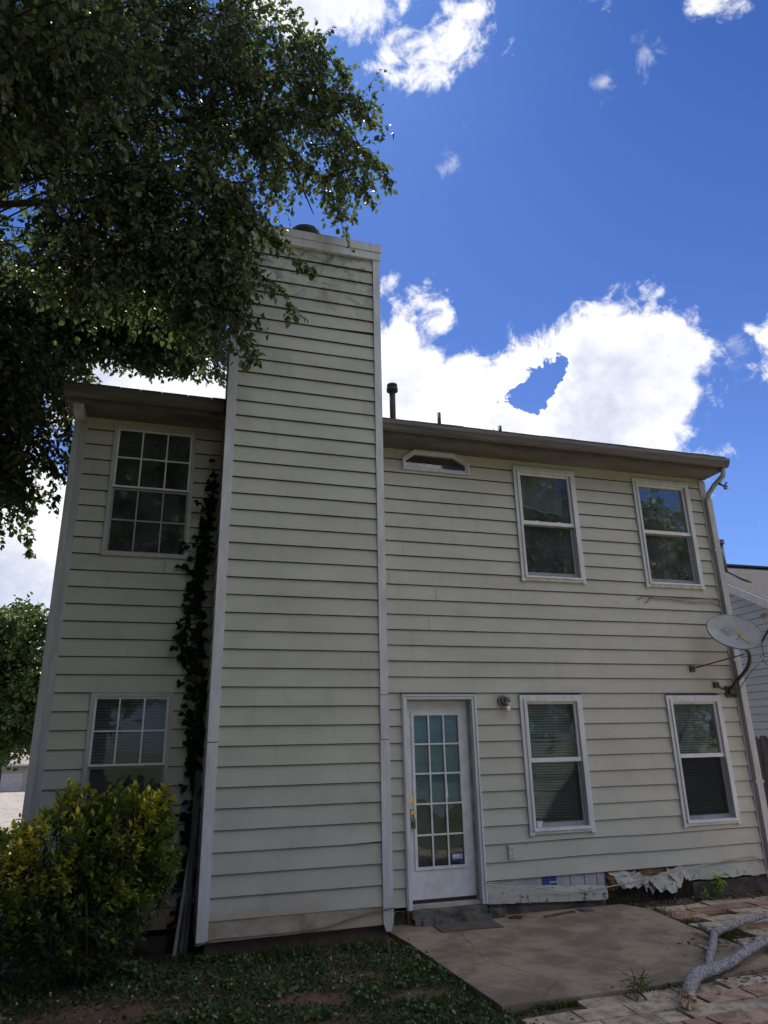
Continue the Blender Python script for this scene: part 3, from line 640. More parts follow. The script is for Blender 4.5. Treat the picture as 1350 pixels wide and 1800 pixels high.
def window(key, label=None):
    x0, x1, z0, z1 = WIN[key]; mb = MB()
    frame_rect(mb, x0, x1, z0, z1, .062, -.046, .03, 0)                 # casing
    frame_rect(mb, x0+.045, x1-.045, z0+.035, z1-.045, .030, -.060, .03, 0, .022)       # raised inner band
    mb.box((x0-.006,-.05,z0-.012),(x0+.05,.0,z0+.02)); mb.box((x1-.05,-.05,z0-.012),(x1+.006,.0,z0+.02))
    w = mb.build('window', M['trim'], house)
    if label: w['label'] = label
    ix0, ix1, iz0, iz1 = x0+.075, x1-.075, z0+.057, z1-.075; zm = (iz0+iz1)/2+.012
    if key.startswith('lo'): zm = 1.545
    if key.startswith('up'): zm = 4.435
    s1 = MB(); frame_rect(s1, ix0, ix1, zm-.012, iz1, .030, -.022, .012, 0, .032); s1.build('upper_sash', M['vinyl'], w)
    s1 = MB(); s1.box((ix0,-.034,zm-.026),(ix1,-.0225,zm+.020)); s1.build('meeting_rail', M['vinyl'], w)
    s2 = MB(); frame_rect(s2, ix0, ix1, iz0, zm-.0125, .036, .014, .045, 0, .062, .02); s2.build('lower_sash', M['sashgrey'], w)
    MB().box((ix0-.03,-.068,iz0-.024),(ix1+.03,.03,iz0-.002)).build('sill', M['vinyl'], w)
    pane(ix0+.028, ix1-.028, zm+.018, iz1-.028, .0, w); pane(ix0+.034, ix1-.034, iz0+.06, zm-.03, .030, w)
    return w, ix0, ix1, iz0, iz1, zm
w, a0, a1, c0, c1, zm = window('upL', 'upper window with a limp drooping shade behind its top pane')
cu = MB(); vs = []
for i in range(13):
    t = i/12; x = a0+.03+t*(a1-a0-.08); zb_ = 4.70-.10*t+.010*math.sin(t*9)-(.03*max(0,t-.9)*10); yy = .11+.012*math.sin(t*14)
    vs += [(x,yy,zb_),(x,yy,c1)]
cu.add(vs, [(i*2,(i+1)*2,(i+1)*2+1,i*2+1) for i in range(12)]); vs2 = [(x, y-.004, z-.004+(.02 if k % 2 else 0)) for k, (x, y, z) in enumerate(vs)]
cu.build('shade', M['curtainthin'], w)
hb = MB()
for i in range(12): hb.add([vs[i*2], vs[i*2+2], tuple(Vector(vs[i*2+2])+Vector((0,-.004,.012))), tuple(Vector(vs[i*2])+Vector((0,-.004,.012)))], [(0,1,2,3)])
hb.build('shade_hem', M['blind'], w)
for xx in (4.40, 4.72): MB().box((xx,-.018,zm+.020),(xx+.05,.005,zm+.034)).build('latch', M['vinyl'], w)
w, a0, a1, c0, c1, zm = window('upR', 'upper window beside the roof corner reflecting sky and trees')
blind(a0+.02, a1-.02, zm+.25, c1, .14, w, 'blind2')
w, a0, a1, c0, c1, zm = window('loL', 'lower window beside the wall lamp with bent blinds and torn screen')
blind(a0+.02, a1-.02, c0+.06, c1, .12, w, 'blind', .030, (13,14,33), 1.0, (14,))
tri = MB(); y = .006
tri.add([(a0+.12,y,c0+.055),(a1-.034,y,c0+.055),(a1-.034,y,zm-.06),(a0+.50,y,zm-.22),(a0+.34,y,c0+.36)], [(0,1,2,3,4)])
tri.build('torn_screen', M['screen'], w)
tt = MB(); tt.add([(a0+.045,y-.003,c0+.075),(a0+.115,y-.003,c0+.07),(a0+.10,y-.003,c0+.01),(a0+.05,y-.003,c0+.005)], [(0,1,2,3)]); tt.build('paper_tag', M['white'], w)
w, a0, a1, c0, c1, zm = window('loR', 'lower window nearest the right corner, closed blinds and dark lower screen')
blind(a0+.02, a1-.02, c0+.06, c1, .12, w, 'blind', .030, (21,), .4)
pane(a0+.034, a1-.034, c0+.05, zm-.02, .004, w, 'insect_screen', 'screen')
rd = MB(); rd.tube([(a0+.04,.06,zm+.06),(a0+.42,.06,c1-.03)], .012, 8); rd.build('diagonal_bar', M['plank'], w)  # thin slanted bar between glass and blind
def lwindow(key, label, blinds):
    x0, x1, z0, z1 = WIN[key]; mb = MB()
    frame_rect(mb, x0, x1, z0, z1, .040, -.034, .03, 0); w = mb.build('window', M['corner'], house); w['label'] = label
    ix0, ix1, iz0, iz1 = x0+.04, x1-.04, z0+.04, z1-.04; zm = 4.487 if key == 'lu' else 1.60
    for (q0, q1, yy, nm) in ((zm, iz1, -.020, 'upper_sash'), (iz0, zm-.004, .006, 'lower_sash')):
        s_ = MB(); frame_rect(s_, ix0, ix1, q0, q1, .020, yy, yy+.022)
        gw = .008
        if key == 'lu' or nm == 'upper_sash':
            for f in (1/3, 2/3):
                xx = ix0+(ix1-ix0)*f; s_.box((xx-gw,yy-.002,q0+.02),(xx+gw,yy+.010,q1-.02))
            zz = (q0+q1)/2; s_.box((ix0+.02,yy-.0045,zz-gw),(ix1-.02,yy+.0075,zz+gw))
        s_.build(nm, M['vinyl'] if nm == 'upper_sash' else M['sashgrey'], w)
        pane(ix0+.018, ix1-.018, q0+.018, q1-.018, yy+.012, w)
    if blinds: blind(ix0+.01, ix1-.01, zm+.02, iz1, .09, w, 'blind2', .030)
    return w
lwindow('lu', 'dark upper window left of the chimney, divided into twelve panes', False)
lwindow('ll', 'lower window above the golden shrub with blinds behind six panes', True)
# small chamfered window under the eave
tr = [(TR[0],TR[2]),(TR[1],TR[2]+.0),(TR[1],5.175),(3.30,TR[3]),(2.75,TR[3]),(TR[0],5.165)]
def inset(pts, d):
    out_ = []; n_ = len(pts)
    for i in range(n_):
        p0, p1, p2 = Vector(pts[i-1]), Vector(pts[i]), Vector(pts[(i+1) % n_])
        e1 = (p1-p0).normalized(); e2 = (p2-p1).normalized(); n1_ = Vector((-e1.y,e1.x)); n2_ = Vector((-e2.y,e2.x))
        m_ = (n1_+n2_).normalized(); out_.append(tuple(p1+m_*(d/max(.3, m_.dot(n1_)))))
    return out_
def ringmesh(outer, inner, y0, y1):
    mb = MB(); n_ = len(outer)
    vs = [(x,y0,z) for x,z in outer]+[(x,y0,z) for x,z in inner]+[(x,y1,z) for x,z in outer]+[(x,y1,z) for x,z in inner]
    for i in range(n_):
        j = (i+1) % n_
        mb.add([vs[i],vs[j],vs[n_+j],vs[n_+i],vs[2*n_+i],vs[2*n_+j],vs[3*n_+j],vs[3*n_+i]], [(0,1,2,3),(0,4,5,1),(3,2,6,7)])
    return mb
i1 = inset(tr, .028); i2 = inset(tr, .052)
tw = ringmesh(tr, i1, -.046, .02).build('window', M['trim'], house); tw['label'] = 'small chamfered window under the eave'
ringmesh(inset(tr,.0281), i2, -.028, .03).build('sash', M['vinyl'], tw)
mb = MB(); mb.prism(inset(tr,.045), .0, .004); mb.build('glass', M['glass'], tw)
# siding above the chamfered window's corners
for tri_ in ([(TR[0],-.012,5.165),(2.75,-.012,TR[3]),(TR[0],-.012,TR[3])], [(TR[1],-.012,TR[3]),(3.30,-.012,TR[3]),(TR[1],-.012,5.175)]):
    mb = MB(); mb.add(tri_, [(0,1,2)]); mb.build('siding_infill', M['siding'], house)

# ---- door
x0, x1, z0, z1 = DOOR
mb = MB(); cw = .058
mb.box((x0,-.045,z0),(x0+cw,.02,z1)); mb.box((x1-cw,-.045,z0-.0),(x1,.02,z1)); mb.box((x0+cw,-.045,z1-cw),(x1-cw,.02,z1))
mb.box((x0+.012,-.058,z0),(x0+.026,-.045,z1-.012)); mb.box((x1-.026,-.058,z0),(x1-.012,-.045,z1-.012)); mb.box((x0+.026,-.058,z1-.026),(x1-.026,-.045,z1-.012))
fr = mb.build('door_frame', M['trim'], house)
jb = MB(); jb.box((x0+.03,.02,z0),(x0+cw,.14,z1-.04)); jb.box((x1-cw,.02,z0),(x1-.03,.14,z1-.04)); jb.box((x0+cw,.02,z1-.07),(x1-cw,.14,z1-.04))
jb.box((x1-cw-.016,.075,z0),(x1-cw,.09,z1-.07))
jb.build('door_jamb', M['trimb'], fr)
DY = .085; dx0, dx1, dz0, dz1 = x0+cw+.004, x1-cw-.006, .195, z1-.075
gx0, gx1, gz0, gz1 = 2.665, 3.205, .500, 2.055   # glazed area
mb = MB(); mb.box((dx0,DY,dz0),(gx0,DY+.04,dz1)); mb.box((gx1,DY,dz0),(dx1,DY+.04,dz1)); mb.box((gx0,DY,dz0),(gx1,DY+.04,gz0)); mb.box((gx0,DY,gz1),(gx1,DY+.04,dz1))
door = mb.build('door', M['vinyl'], house)
mb = MB(); frame_rect(mb, gx0-.028, gx1+.028, gz0-.028, gz1+.028, .030, DY-.012, DY+.001)
mb.build('glazing_frame', M['vinyl'], door)
mb = MB()
for f in (1/3, 2/3):
    xx = gx0+(gx1-gx0)*f; mb.box((xx-.009,DY-.008,gz0),(xx+.009,DY+.008,gz1))
for i in range(1, 5):
    zz = gz0+(gz1-gz0)*i/5; mb.box((gx0,DY-.0105,zz-.009),(gx1,DY+.0055,zz+.009))
mb.build('muntin', M['vinyl'], door)
pane(gx0, gx1, gz0, gz1, DY+.010, door)
zr = [gz0+(gz1-gz0)*i/5 for i in range(6)]
cv = MB(); prof = [(gx0,zr[5]),(gx0,zr[2]+.03),(gx0+.10,zr[2]+.035),(gx0+.15,zr[2]-.01),(gx0+.19,zr[2]-.06),(gx0+.24,zr[2]-.11),(gx0+.31,zr[2]-.155),(gx0+.33,zr[2]-.15),(gx0+.36,zr[2]-.09),(gx0+.42,zr[2]-.07),(gx0+.47,zr[2]-.01),(gx1,zr[2]+.012),(gx1,zr[5])]
cv.add([(x, DY+.035+.004*math.sin(x*60), z) for x, z in prof], [tuple(range(len(prof)))])
cv.build('curtain', M['curtain'], door)
mb = MB(); mb.tube([(gx0+.085,DY+.030,zr[2]+.19),(gx0+.085,DY+.0335,zr[2]+.19)], .045, 20); mb.build('round_disc', M['mat'], door)  # flat brown disc between glass and curtain
mb = MB(); mb.add([(gx0,DY+.031,zr[2]+.01),(gx0+.15,DY+.031,zr[2]+.01),(gx0+.11,DY+.031,zr[2]+.048),(gx0,DY+.031,zr[2]+.052)], [(0,1,2,3)]); mb.build('curtain_tear', M['black'], door)
# torn film pieces on the right middle pane
mb = MB(); zA, zB = zr[2]+.010, zr[3]-.010; xa = gx0+(gx1-gx0)*2/3+.006
mb.add([(xa,DY+.004,zA),(xa+.020,DY+.004,zA+.06),(xa+.016,DY+.004,zA+.16),(xa+.008,DY+.004,zB-.04),(xa+.016,DY+.004,zB),(xa,DY+.004,zB)], [(0,1,2,3,4,5)])
mb.add([(gx1,DY+.004,zA),(gx1-.012,DY+.004,zA+.05),(gx1-.007,DY+.004,zB-.02),(gx1-.02,DY+.004,zB-.004),(gx1,DY+.004,zB)], [(4,3,2,1,0)])
mb.build('peeling_film', M['vinyl'], door)
# alarm sticker: white strip with a ring emblem and a blue line of small print
mb = MB(); mb.box((gx1-.148,DY+.005,gz0+.035),(gx1-.012,DY+.008,gz0+.115)); st_ = mb.build('sticker', M['blue'], door)
mb = MB(); mb.box((gx1-.138,DY+.003,gz0+.06),(gx1-.022,DY+.0045,gz0+.105)); mb.build('sticker_panel', M['white'], door)
mb = MB()
for k in range(20):
    q0, q1 = 2*math.pi*k/20, 2*math.pi*(k+1)/20; c_ = (gx1-.042, gz0+.0825)
    if k in (9,): continue
    mb.add([(c_[0]+r_*math.cos(q), DY+.002, c_[1]+r_*math.sin(q)) for q, r_ in ((q0,.015),(q1,.015),(q1,.008),(q0,.008))], [(3,2,1,0)])
for i in range(11): mb.box((gx1-.132+i*.006,DY+.0018,gz0+.070),(gx1-.128+i*.006,DY+.0028,gz0+.077))
mb.build('sticker_print', M['blue'], door)
# hardware
hx = dx0+.045; mb = MB(); mb.tube([(hx,DY,1.165),(hx,DY-.016,1.165)], .030, 20); mb.tube([(hx,DY-.016,1.165),(hx,DY-.024,1.165)], .019, 16); mb.build('deadbolt', M['brass'], door)
mb = MB(); mb.tube([(hx,DY,1.045),(hx,DY-.012,1.045)], .032, 20); mb.tube([(hx,DY-.012,1.045),(hx,DY-.035,1.045),(hx,DY-.045,1.045),(hx,DY-.062,1.045),(hx,DY-.072,1.045)], [.012,.013,.024,.028,.020], 20); mb.build('door_knob', M['brass'], door)
lb_ = thing('key_lockbox', (hx+.005,DY-.05,.93), 'small grey key lockbox hanging from the brass door knob', 'lockbox')
mb = MB(); mb.box((hx-.026,DY-.062,.885),(hx+.034,DY-.024,.985)); mb.build('box_body', M['steel'], lb_)
mb = MB(); mb.tube([(hx-.014,DY-.042,.985),(hx-.022,DY-.042,1.03),(hx-.012,DY-.042,1.072),(hx+.012,DY-.042,1.074),(hx+.024,DY-.042,1.03),(hx+.018,DY-.042,.985)], .005, 8); mb.build('shackle', M['darkmetal'], lb_)
mb = MB(); mb.box((hx-.014,DY-.065,.90),(hx+.020,DY-.062,.955)); mb.build('dial_panel', M['darkmetal'], lb_)
# sweep, threshold and crumbling step
MB().box((dx0,DY+.002,.165),(dx1,DY+.03,.195)).build('door_sweep', simple('dark_red_sweep',(.05,.02,.022),None,6), door)
mb = MB(); mb.box((x0+.03,.0,.125),(x1-.03,.16,.158)); mb.build('threshold', M['trimb'], house)
mb = MB()
for (ax, bx, ay, by, az, bz) in ((2.53,3.36,-.10,.05,.055,.122),(2.62,3.38,-.155,-.02,.0,.052),(2.55,2.95,-.13,-.0,.0,.054),(3.38,3.56,-.10,-.02,.0,.075)):
    n_ = 14; vs = []
    for i in range(n_+1):
        x = ax+(bx-ax)*i/n_; j1 = .012*mnoise.noise(Vector((x*12,ay*9,1))); j2 = .010*mnoise.noise(Vector((x*15,bz*20,5)))
        vs += [(x,ay+j1,az),(x,ay+j1+.006,bz+j2),(x,by,bz+j2*.5),(x,by,az)]
    mb.add(vs, [(i*4+j,(i+1)*4+j,(i+1)*4+(j+1)%4,i*4+(j+1)%4)[::-1] for i in range(n_) for j in range(4)]+[(0,1,2,3),(n_*4+3,n_*4+2,n_*4+1,n_*4)])
mb.build('doorstep', M['rotstone'], house)
MB().box((x0+.002,-.03,.0),(x0+.055,.02,.128)).build('rotten_post_end', M['ply'], house)
# wall lamp and outlet
lm = MB(); lm.tube([(3.735,-.022,2.205),(3.735,-.05,2.205)], .062, 22); lm.tube([(3.735,-.05,2.205),(3.735,-.085,2.205)], [.045,.03], 18); lm.tube([(3.735,-.075,2.215),(3.80,-.11,2.215)], [.028,.030], 14); lm.tube([(3.75,-.085,2.20),(3.76,-.09,2.145)], [.026,.024], 14)
lamp = lm.build('wall_lamp', M['steel'], house)
MB().sphere((3.765,-.092,2.112), .030, sq=(1,1,1.25)).build('bulb', M['bulb'], lamp)
ol = MB(); ol.box((3.675,-.040,.535),(3.745,-.020,.675)); outl = ol.build('power_outlet', M['plate'], house)
for zz in (.612,.550): MB().box((3.683,-.048,zz),(3.737,-.040,zz+.050)).build('socket_face', M['plate'], outl)
for zz in (.625,.563):
    for xx in (3.697,3.716): MB().box((xx,-.0495,zz),(xx+.005,-.048,zz+.018)).build('socket_slot', M['black'], outl)
# crumbled caulk / flashing strips above casings
for k_ in ('loL','loR'):
    a, b, c, d = WIN[k_]; MB().box((a+.02,-.052,d+.006),(b-.01,-.0,d+.014), rot=Matrix.Rotation(R(-.25),3,'Y')).build('drip_cap', M['edge'], house)
MB().box((2.49,-.055,2.284),(3.40,-.0,2.292)).build('drip_cap', M['edge'], house)

# ------------------------------------------------------------------ cables
def smooth_path(pts, n=6):
    out_ = []; P_ = [Vector(p) for p in pts]
    for i in range(len(P_)-1):
        p0, p1, p2, p3 = P_[max(i-1,0)], P_[i], P_[i+1], P_[min(i+2,len(P_)-1)]
        for k in range(n):
            t = k/n; out_.append(.5*((2*p1)+(p2-p0)*t+(2*p0-5*p1+4*p2-p3)*t*t+(-p0+3*p1-3*p2+p3)*t**3))
    out_.append(P_[-1]); return out_
def cable(name, pts, r, mat, label, group=None):
    mb = MB(); mb.tube(smooth_path(pts), r, 7); o = mb.build(name, M[mat], None, pts[0]); return tag(o, label, 'cable', group)
cable('coaxial_cable', [(.36,-.80,.178),(.40,-.803,.178),(.50,-.800,.205),(.62,-.798,.205),(.88,-.80,.205),(1.42,-.803,.215),(1.74,-.80,.275),(2.0,-.80,.315),(2.11,-.81,.325)], .006, 'cable', 'thin cable sagging along the foot of the chimney')
cable('coaxial_cable', [(2.12,-.80,.33),(2.25,-.35,.16),(2.38,-.03,.13),(2.48,-.04,.12)], .005, 'cable', 'short dark cable from chimney foot to the door frame')
cable('coaxial_cable', [(3.38,-.06,.335),(3.70,-.07,.295),(4.03,-.08,.235),(4.37,-.085,.175),(4.73,-.075,.185),(5.49,-.10,.262),(5.89,-.09,.315),(6.38,-.04,.342),(6.9,-.03,.37),(7.08,-.03,.30)], .006, 'cablew', 'pale cable strung low over the rotten boards right of the door')
cable('coaxial_cable', [(7.11,-.03,3.51),(6.9,-.035,3.535),(6.5,-.032,3.515),(6.25,-.032,3.53),(6.0,-.033,3.525),(5.93,-.035,3.46),(5.88,-.035,3.44)], .006, 'cable', 'loose cable under the upper right window, the higher of two strands')
cable('coaxial_cable', [(7.10,-.03,3.43),(6.95,-.035,3.475),(6.6,-.032,3.470),(6.3,-.032,3.50),(6.05,-.033,3.50),(5.9,-.035,3.525),(5.77,-.035,3.475)], .006, 'cable', 'loose cable under the upper right window, the lower of two strands')

# ------------------------------------------------------------------ satellite dish
sdh = thing('satellite_dish', (7.02,-.03,2.33), 'old grey satellite dish with yellow stain on a bent black mast at the house corner', 'satellite dish')
nd = Vector((-.305,-.746,.62)).normalized(); cr = Vector((.958,-.286,-.02)); cu_ = Vector((-.073,-.309,.948))
C0 = Vector((6.80,-.50,3.02))
dn = (cr*.50-cu_*.62); dn = (dn-nd*dn.dot(nd)).normalized(); sx = nd.cross(dn).normalized()   # dn: towards the arm; sx: across
A_, B_ = .295, .32
mb = MB(); nr, ns = 7, 40; vs = [C0-nd*.05]
for i in range(1, nr+1):
    f = i/nr
    for j in range(ns):
        q = 2*math.pi*j/ns; vs.append(C0+sx*A_*f*math.cos(q)+dn*B_*f*math.sin(q)-nd*.05*(1-f*f))
fs = [(0, 1+j, 1+(j+1) % ns) for j in range(ns)]+[(1+(i-1)*ns+j, 1+i*ns+j, 1+i*ns+(j+1) % ns, 1+(i-1)*ns+(j+1) % ns) for i in range(1, nr) for j in range(ns)]
mb.add(vs, fs, 0, 0, True); mb.add([v-nd*.006 for v in vs], [f[::-1] for f in fs], 1, 0, True)
rim = [C0+sx*(A_+.004)*math.cos(2*math.pi*j/ns)+dn*(B_+.004)*math.sin(2*math.pi*j/ns)-nd*.006 for j in range(ns+1)]
mb.tube(rim, .009, 6, 1, False)
dsh = mb.build('dish', [M['dish'], M['steel']], sdh)
def on_dish(u, v, lift=.002):
    return C0+sx*u+dn*v-nd*(.05*(1-min(1,(u/A_)**2+(v/B_)**2))-lift)
def decal(polys, name, mat):
    mb = MB()
    for P_ in polys:
        vs = [on_dish(u, v) for u, v in P_]; mb.add(vs, [tuple(range(len(vs)))])
    return mb.build(name, M[mat], dsh)
# image axes on the dish plane, so marks can be laid out upright
ex = (cr-nd*cr.dot(nd)).normalized(); ey = (cu_-nd*cu_.dot(nd)).normalized()
def uv(a, b):
    P_ = ex*a+ey*b; return (P_.dot(sx), P_.dot(dn))
decal([[uv(*q) for q in ((-.16,.10),(-.07,.09),(-.05,.02),(-.07,-.03),(-.11,.0),(-.15,.06))]], 'emblem_block', 'dishgrey')
arc = [(-.085+.07*math.cos(a_), .045+.085*math.sin(a_)) for a_ in [R(v_) for v_ in range(100, -105, -14)]]
arc2 = [(-.085+.052*math.cos(a_), .045+.070*math.sin(a_)) for a_ in [R(v_) for v_ in range(100, -105, -14)]]
decal([[uv(*q) for q in (arc[i], arc[i+1], arc2[i+1], arc2[i])] for i in range(len(arc)-1)], 'emblem_arc', 'dishgrey')
decal([[uv(*q) for q in ((.0,.10),(.05,.12),(.09,.05),(.13,-.02),(.17,-.12),(.21,-.20),(.17,-.235),(.12,-.20),(.08,-.10),(.04,.0))]], 'stain', 'dishstain')
mb = MB()
for a_, b_ in ((.045,-.06),(.015,-.10),(.125,-.18),(.07,-.03)):
    q = on_dish(*uv(a_, b_)); MB().tube([q, q+nd*.006], .008, 8).build('bolt', M['darkmetal'], dsh)
B0 = C0-nd*.14; foot = Vector((7.02,-.03,2.32))
mb = MB(); mb.tube(smooth_path([foot, foot+Vector((.03,-.07,.10)), (7.10,-.30,2.60), (7.08,-.38,2.76), B0+Vector((.12,-.0,-.08)), B0+Vector((.06,.0,0))], 5), .024, 10); mb.build('mast', M['darkmetal'], sdh)
mb = MB(); mb.box((6.93,-.035,2.24),(7.10,-.022,2.38)); mb.box((6.97,-.07,2.28),(7.07,-.035,2.34)); mb.build('mount_plate', M['darkmetal'], sdh)
for (p_, q_) in (((6.465,-.03,2.60),(7.06,-.33,2.76)),):
    mb = MB(); mb.tube([p_, q_], .009, 7); mb.box((p_[0]-.03,-.05,p_[2]-.04),(p_[0]+.03,-.022,p_[2]+.03)); mb.build('strut', M['darkmetal'], sdh)
mb = MB(); mb.tube([(6.78,-.03,2.39),(6.93,-.045,2.33),(7.02,-.05,2.30)], .010, 7); mb.box((6.76,-.045,2.36),(6.84,-.022,2.43)); mb.build('strut', M['darkmetal'], sdh)
edge = C0+dn*B_; lnb = C0+dn*.30+nd*.46+sx*.0
mb = MB(); mb.tube([C0+dn*.10-nd*.10, edge-nd*.045, edge+nd*.05+dn*.01, lnb+dn*.10], [.016,.017,.014,.014], 8); mb.box(tuple(C0+dn*.05-nd*.155-Vector((.045,.035,.035))), tuple(C0+dn*.05-nd*.155+Vector((.045,.035,.035)))); mb.build('feed_arm', M['darkmetal'], sdh)
mb = MB(); mb.tube([lnb+dn*.06, lnb+dn*.0-nd*.02, lnb-dn*.03-nd*.07], [.032,.034,.040], 14); mb.tube([lnb-dn*.03-nd*.07, lnb-dn*.045-nd*.10], [.042,.034], 14); mb.build('receiver_head', M['dish'], sdh)
mb = MB(); mb.tube(smooth_path([edge-nd*.03, edge+Vector((-.02,0,-.18)), (7.18,-.45,2.72), (7.30,-.42,2.62), (7.38,-.42,2.60), (7.36,-.42,2.70), (7.26,-.42,2.72), (7.17,-.40,2.62), (7.13,-.25,2.50), (7.10,-.10,2.34)], 6), .005, 6); mb.build('dish_cable', M['darkmetal'], sdh)

# ------------------------------------------------------------------ things on the ground
mt = MB(); mt.box((2.72,-.46,.001),(3.36,-.17,.012), rot=Matrix.Rotation(R(-3),3,'Z')); tag(mt.build('doormat', M['mat'], None, (3.0,-.3,0)), 'flat worn brown doormat before the white door', 'doormat')
wb = MB(); wb.box((3.92,-.235,.001),(4.34,-.195,.014), rot=Matrix.Rotation(R(14),3,'Z'), jit=.003); tag(wb.build('wood_strip', M['ply'], None, (4.1,-.2,0)), 'dark wooden strip lying on the patio below the lower left window', 'scrap wood')
wb = MB(); wb.box((4.42,-.21,.001),(4.56,-.09,.010), rot=Matrix.Rotation(R(9),3,'Z')@Matrix.Rotation(R(3),3,'Y')); tag(wb.build('slate_scrap', M['steel'], None, (4.5,-.15,0)), 'small dark square scrap on the patio near the loose board', 'scrap piece')
wb = MB()
for i in range(14):
    wb.box((3.56+random.uniform(0,.10),-.16+random.uniform(-.06,.03),.001),(3.60+random.uniform(0,.12),-.13+random.uniform(-.03,.03),.012), rot=Matrix.Rotation(random.uniform(0,3),3,'Z'), jit=.004)
tag(wb.build('wood_chips', M['ply'], None, (3.6,-.12,0)), 'crumbled rotten wood chips beside the doorstep', 'debris', kind='stuff')
# planks leaning beside the chimney
def plank(p_, q_, w, th, mat, label):
    p_, q_ = Vector(p_), Vector(q_); d = (q_-p_); L = d.length; mb = MB(); mb.box((-w/2,-th/2,0),(w/2,th/2,L), jit=.003)
    o = mb.build('wooden_plank', M[mat]); o.location = p_; o.rotation_euler = d.to_track_quat('Z','Y').to_euler(); tag(o, label, 'plank', 'planks leaning in the corner beside the chimney')
plank((.20,-.46,-.05),(.33,-.05,1.05), .03, .02, 'planklight', 'pale thin plank leaning beside the chimney, the leftmost and shortest')
plank((.255,-.44,-.05),(.36,-.05,1.15), .035, .02, 'plank', 'thin grey plank leaning beside the chimney, second from the left')
plank((.29,-.36,-.05),(.345,-.04,1.75), .06, .02, 'plank', 'tall brown weathered plank leaning in the chimney corner')
# fallen branch
fbm = thing('fallen_branch', (3.95,-2.6,0), 'fallen forked branch with grey lichen bark lying across patio and pavers', 'branch')
def limb(pts, rad, name='limb', parent=fbm):
    P_ = smooth_path(pts, 6); k = len(P_); rr = [np.interp(i/(k-1)*(len(rad)-1), range(len(rad)), rad) for i in range(k)]
    mb = MB(); mb.tube(P_, rr, 12, wob=.10); return mb.build(name, M['birch'], parent)
limb([(3.56,-2.93,.055),(3.72,-2.74,.062),(3.95,-2.55,.07),(4.16,-2.46,.06),(4.42,-2.36,.06),(4.78,-2.20,.085),(5.20,-2.02,.09),(5.7,-1.85,.08),(6.4,-1.6,.06)], [.049,.047,.046,.044,.039,.035,.032,.027,.016])
limb([(4.10,-2.50,.07),(4.32,-2.24,.06),(4.60,-1.95,.06),(4.85,-1.68,.06),(4.92,-1.58,.06)], [.038,.034,.033,.031,.030])
limb([(4.92,-1.60,.06),(5.15,-1.50,.06),(5.50,-1.40,.075),(5.95,-1.27,.08),(6.6,-1.05,.05)], [.034,.030,.028,.024,.012])
limb([(4.90,-1.60,.06),(4.93,-1.46,.065),(4.98,-1.34,.07)], [.034,.028,.018])
limb([(4.47,-2.10,.07),(4.40,-2.02,.10)], [.018,.012], 'stub'); limb([(4.72,-2.22,.09),(4.70,-2.14,.14)], [.02,.012], 'stub')
ce = MB(); cpt = Vector((3.56,-2.93,.055)); dd = Vector((-.60,-.75,-.02)).normalized(); s1_ = dd.cross(Vector((0,0,1))).normalized(); s2_ = s1_.cross(dd)
vs = [cpt+dd*.03+s2_*.01]; 
for j in range(18):
    q = 2*math.pi*j/18; vs.append(cpt+(s1_*math.cos(q)+s2_*math.sin(q))*.047+dd*(.045+.06*mnoise.noise(Vector((q*2,0,0)))+.02*math.cos(q)))
for j in range(18):
    q = 2*math.pi*j/18; vs.append(cpt+(s1_*math.cos(q)+s2_*math.sin(q))*.0485)
ce.add(vs, [(0,1+j,1+(j+1)%18) for j in range(18)]+[(1+j,19+j,19+(j+1)%18,1+(j+1)%18) for j in range(18)], 0)
ce.build('splintered_end', M['cut'], fbm)

# ------------------------------------------------------------------ foliage
def crown(blobs_, n_br, n_tw, leafL, leafW, per, droop, seed, keep=None, br_r=.012, twl=.38, leafdrop=.6, tonef=None):
    """returns leaf arrays plus branch list. Each blob: (centre, radii, root point, density)"""
    rg = np.random.default_rng(seed); P=[];D=[];T=[];br=[]
    for c, r, root, den in blobs_:
        c = np.array(c); r = np.array(r); root = np.array(root)
        for _ in range(int(n_br*den)):
            u = rg.normal(size=3); u /= np.linalg.norm(u); rad = rg.uniform(.45,1.0)**.5; end = c+u*r*rad
            st = c*.55+root*.45+rg.normal(size=3)*r*.12 if rg.random() < .5 else c+rg.normal(size=3)*r*.25
            mid = (st+end)/2+np.array([0,0,.12])*np.linalg.norm(end-st)
            pts = [(1-t)**2*st+2*t*(1-t)*mid+t*t*end for t in np.linspace(0,1,6)]
            if keep is not None and not all(keep(q) for q in pts[2:]): continue
            br.append((pts, br_r)); tone_b = rg.normal(0,.13)
            for _ in range(n_tw):
                t = rg.uniform(.25,1.0); b0 = (1-t)**2*st+2*t*(1-t)*mid+t*t*end
                d = (end-st); d = d/np.linalg.norm(d)*.5+rg.normal(size=3)*.6+np.array([0,0,-droop*.6]); d /= np.linalg.norm(d); L = twl*rg.uniform(.5,1.2)
                e0 = b0+d*L+np.array([0,0,-droop*L*.35])
                if keep is not None and not keep(e0): continue
                br.append(([b0,(b0+e0)/2+np.array([0,0,.02]),e0], br_r*.3))
                n_ = max(3, int(per*rg.uniform(.7,1.3))); ts = np.linspace(.15,1,n_)
                base = b0+np.outer(ts, e0-b0); out_ = rg.normal(size=(n_,3))*.8+d*.5+np.array([0,0,-leafdrop])
                P.append(base); D.append(out_); T.append(np.clip(.38+tone_b+rg.normal(0,.16,n_)+(tonef(base) if tonef else 0), .01, 1))
    P = np.concatenate(P); D = np.concatenate(D); T = np.concatenate(T); n_ = len(P)
    Nn = rg.normal(size=(n_,3))*.7+np.array([0,0,.7]); sc = rg.uniform(.55,1.2,n_)
    V, F, TT = leaves(P+nrm(D)*.012, D, Nn, leafL*sc, leafW*sc, T, .22, .18)
    return V, F, TT, br, n_
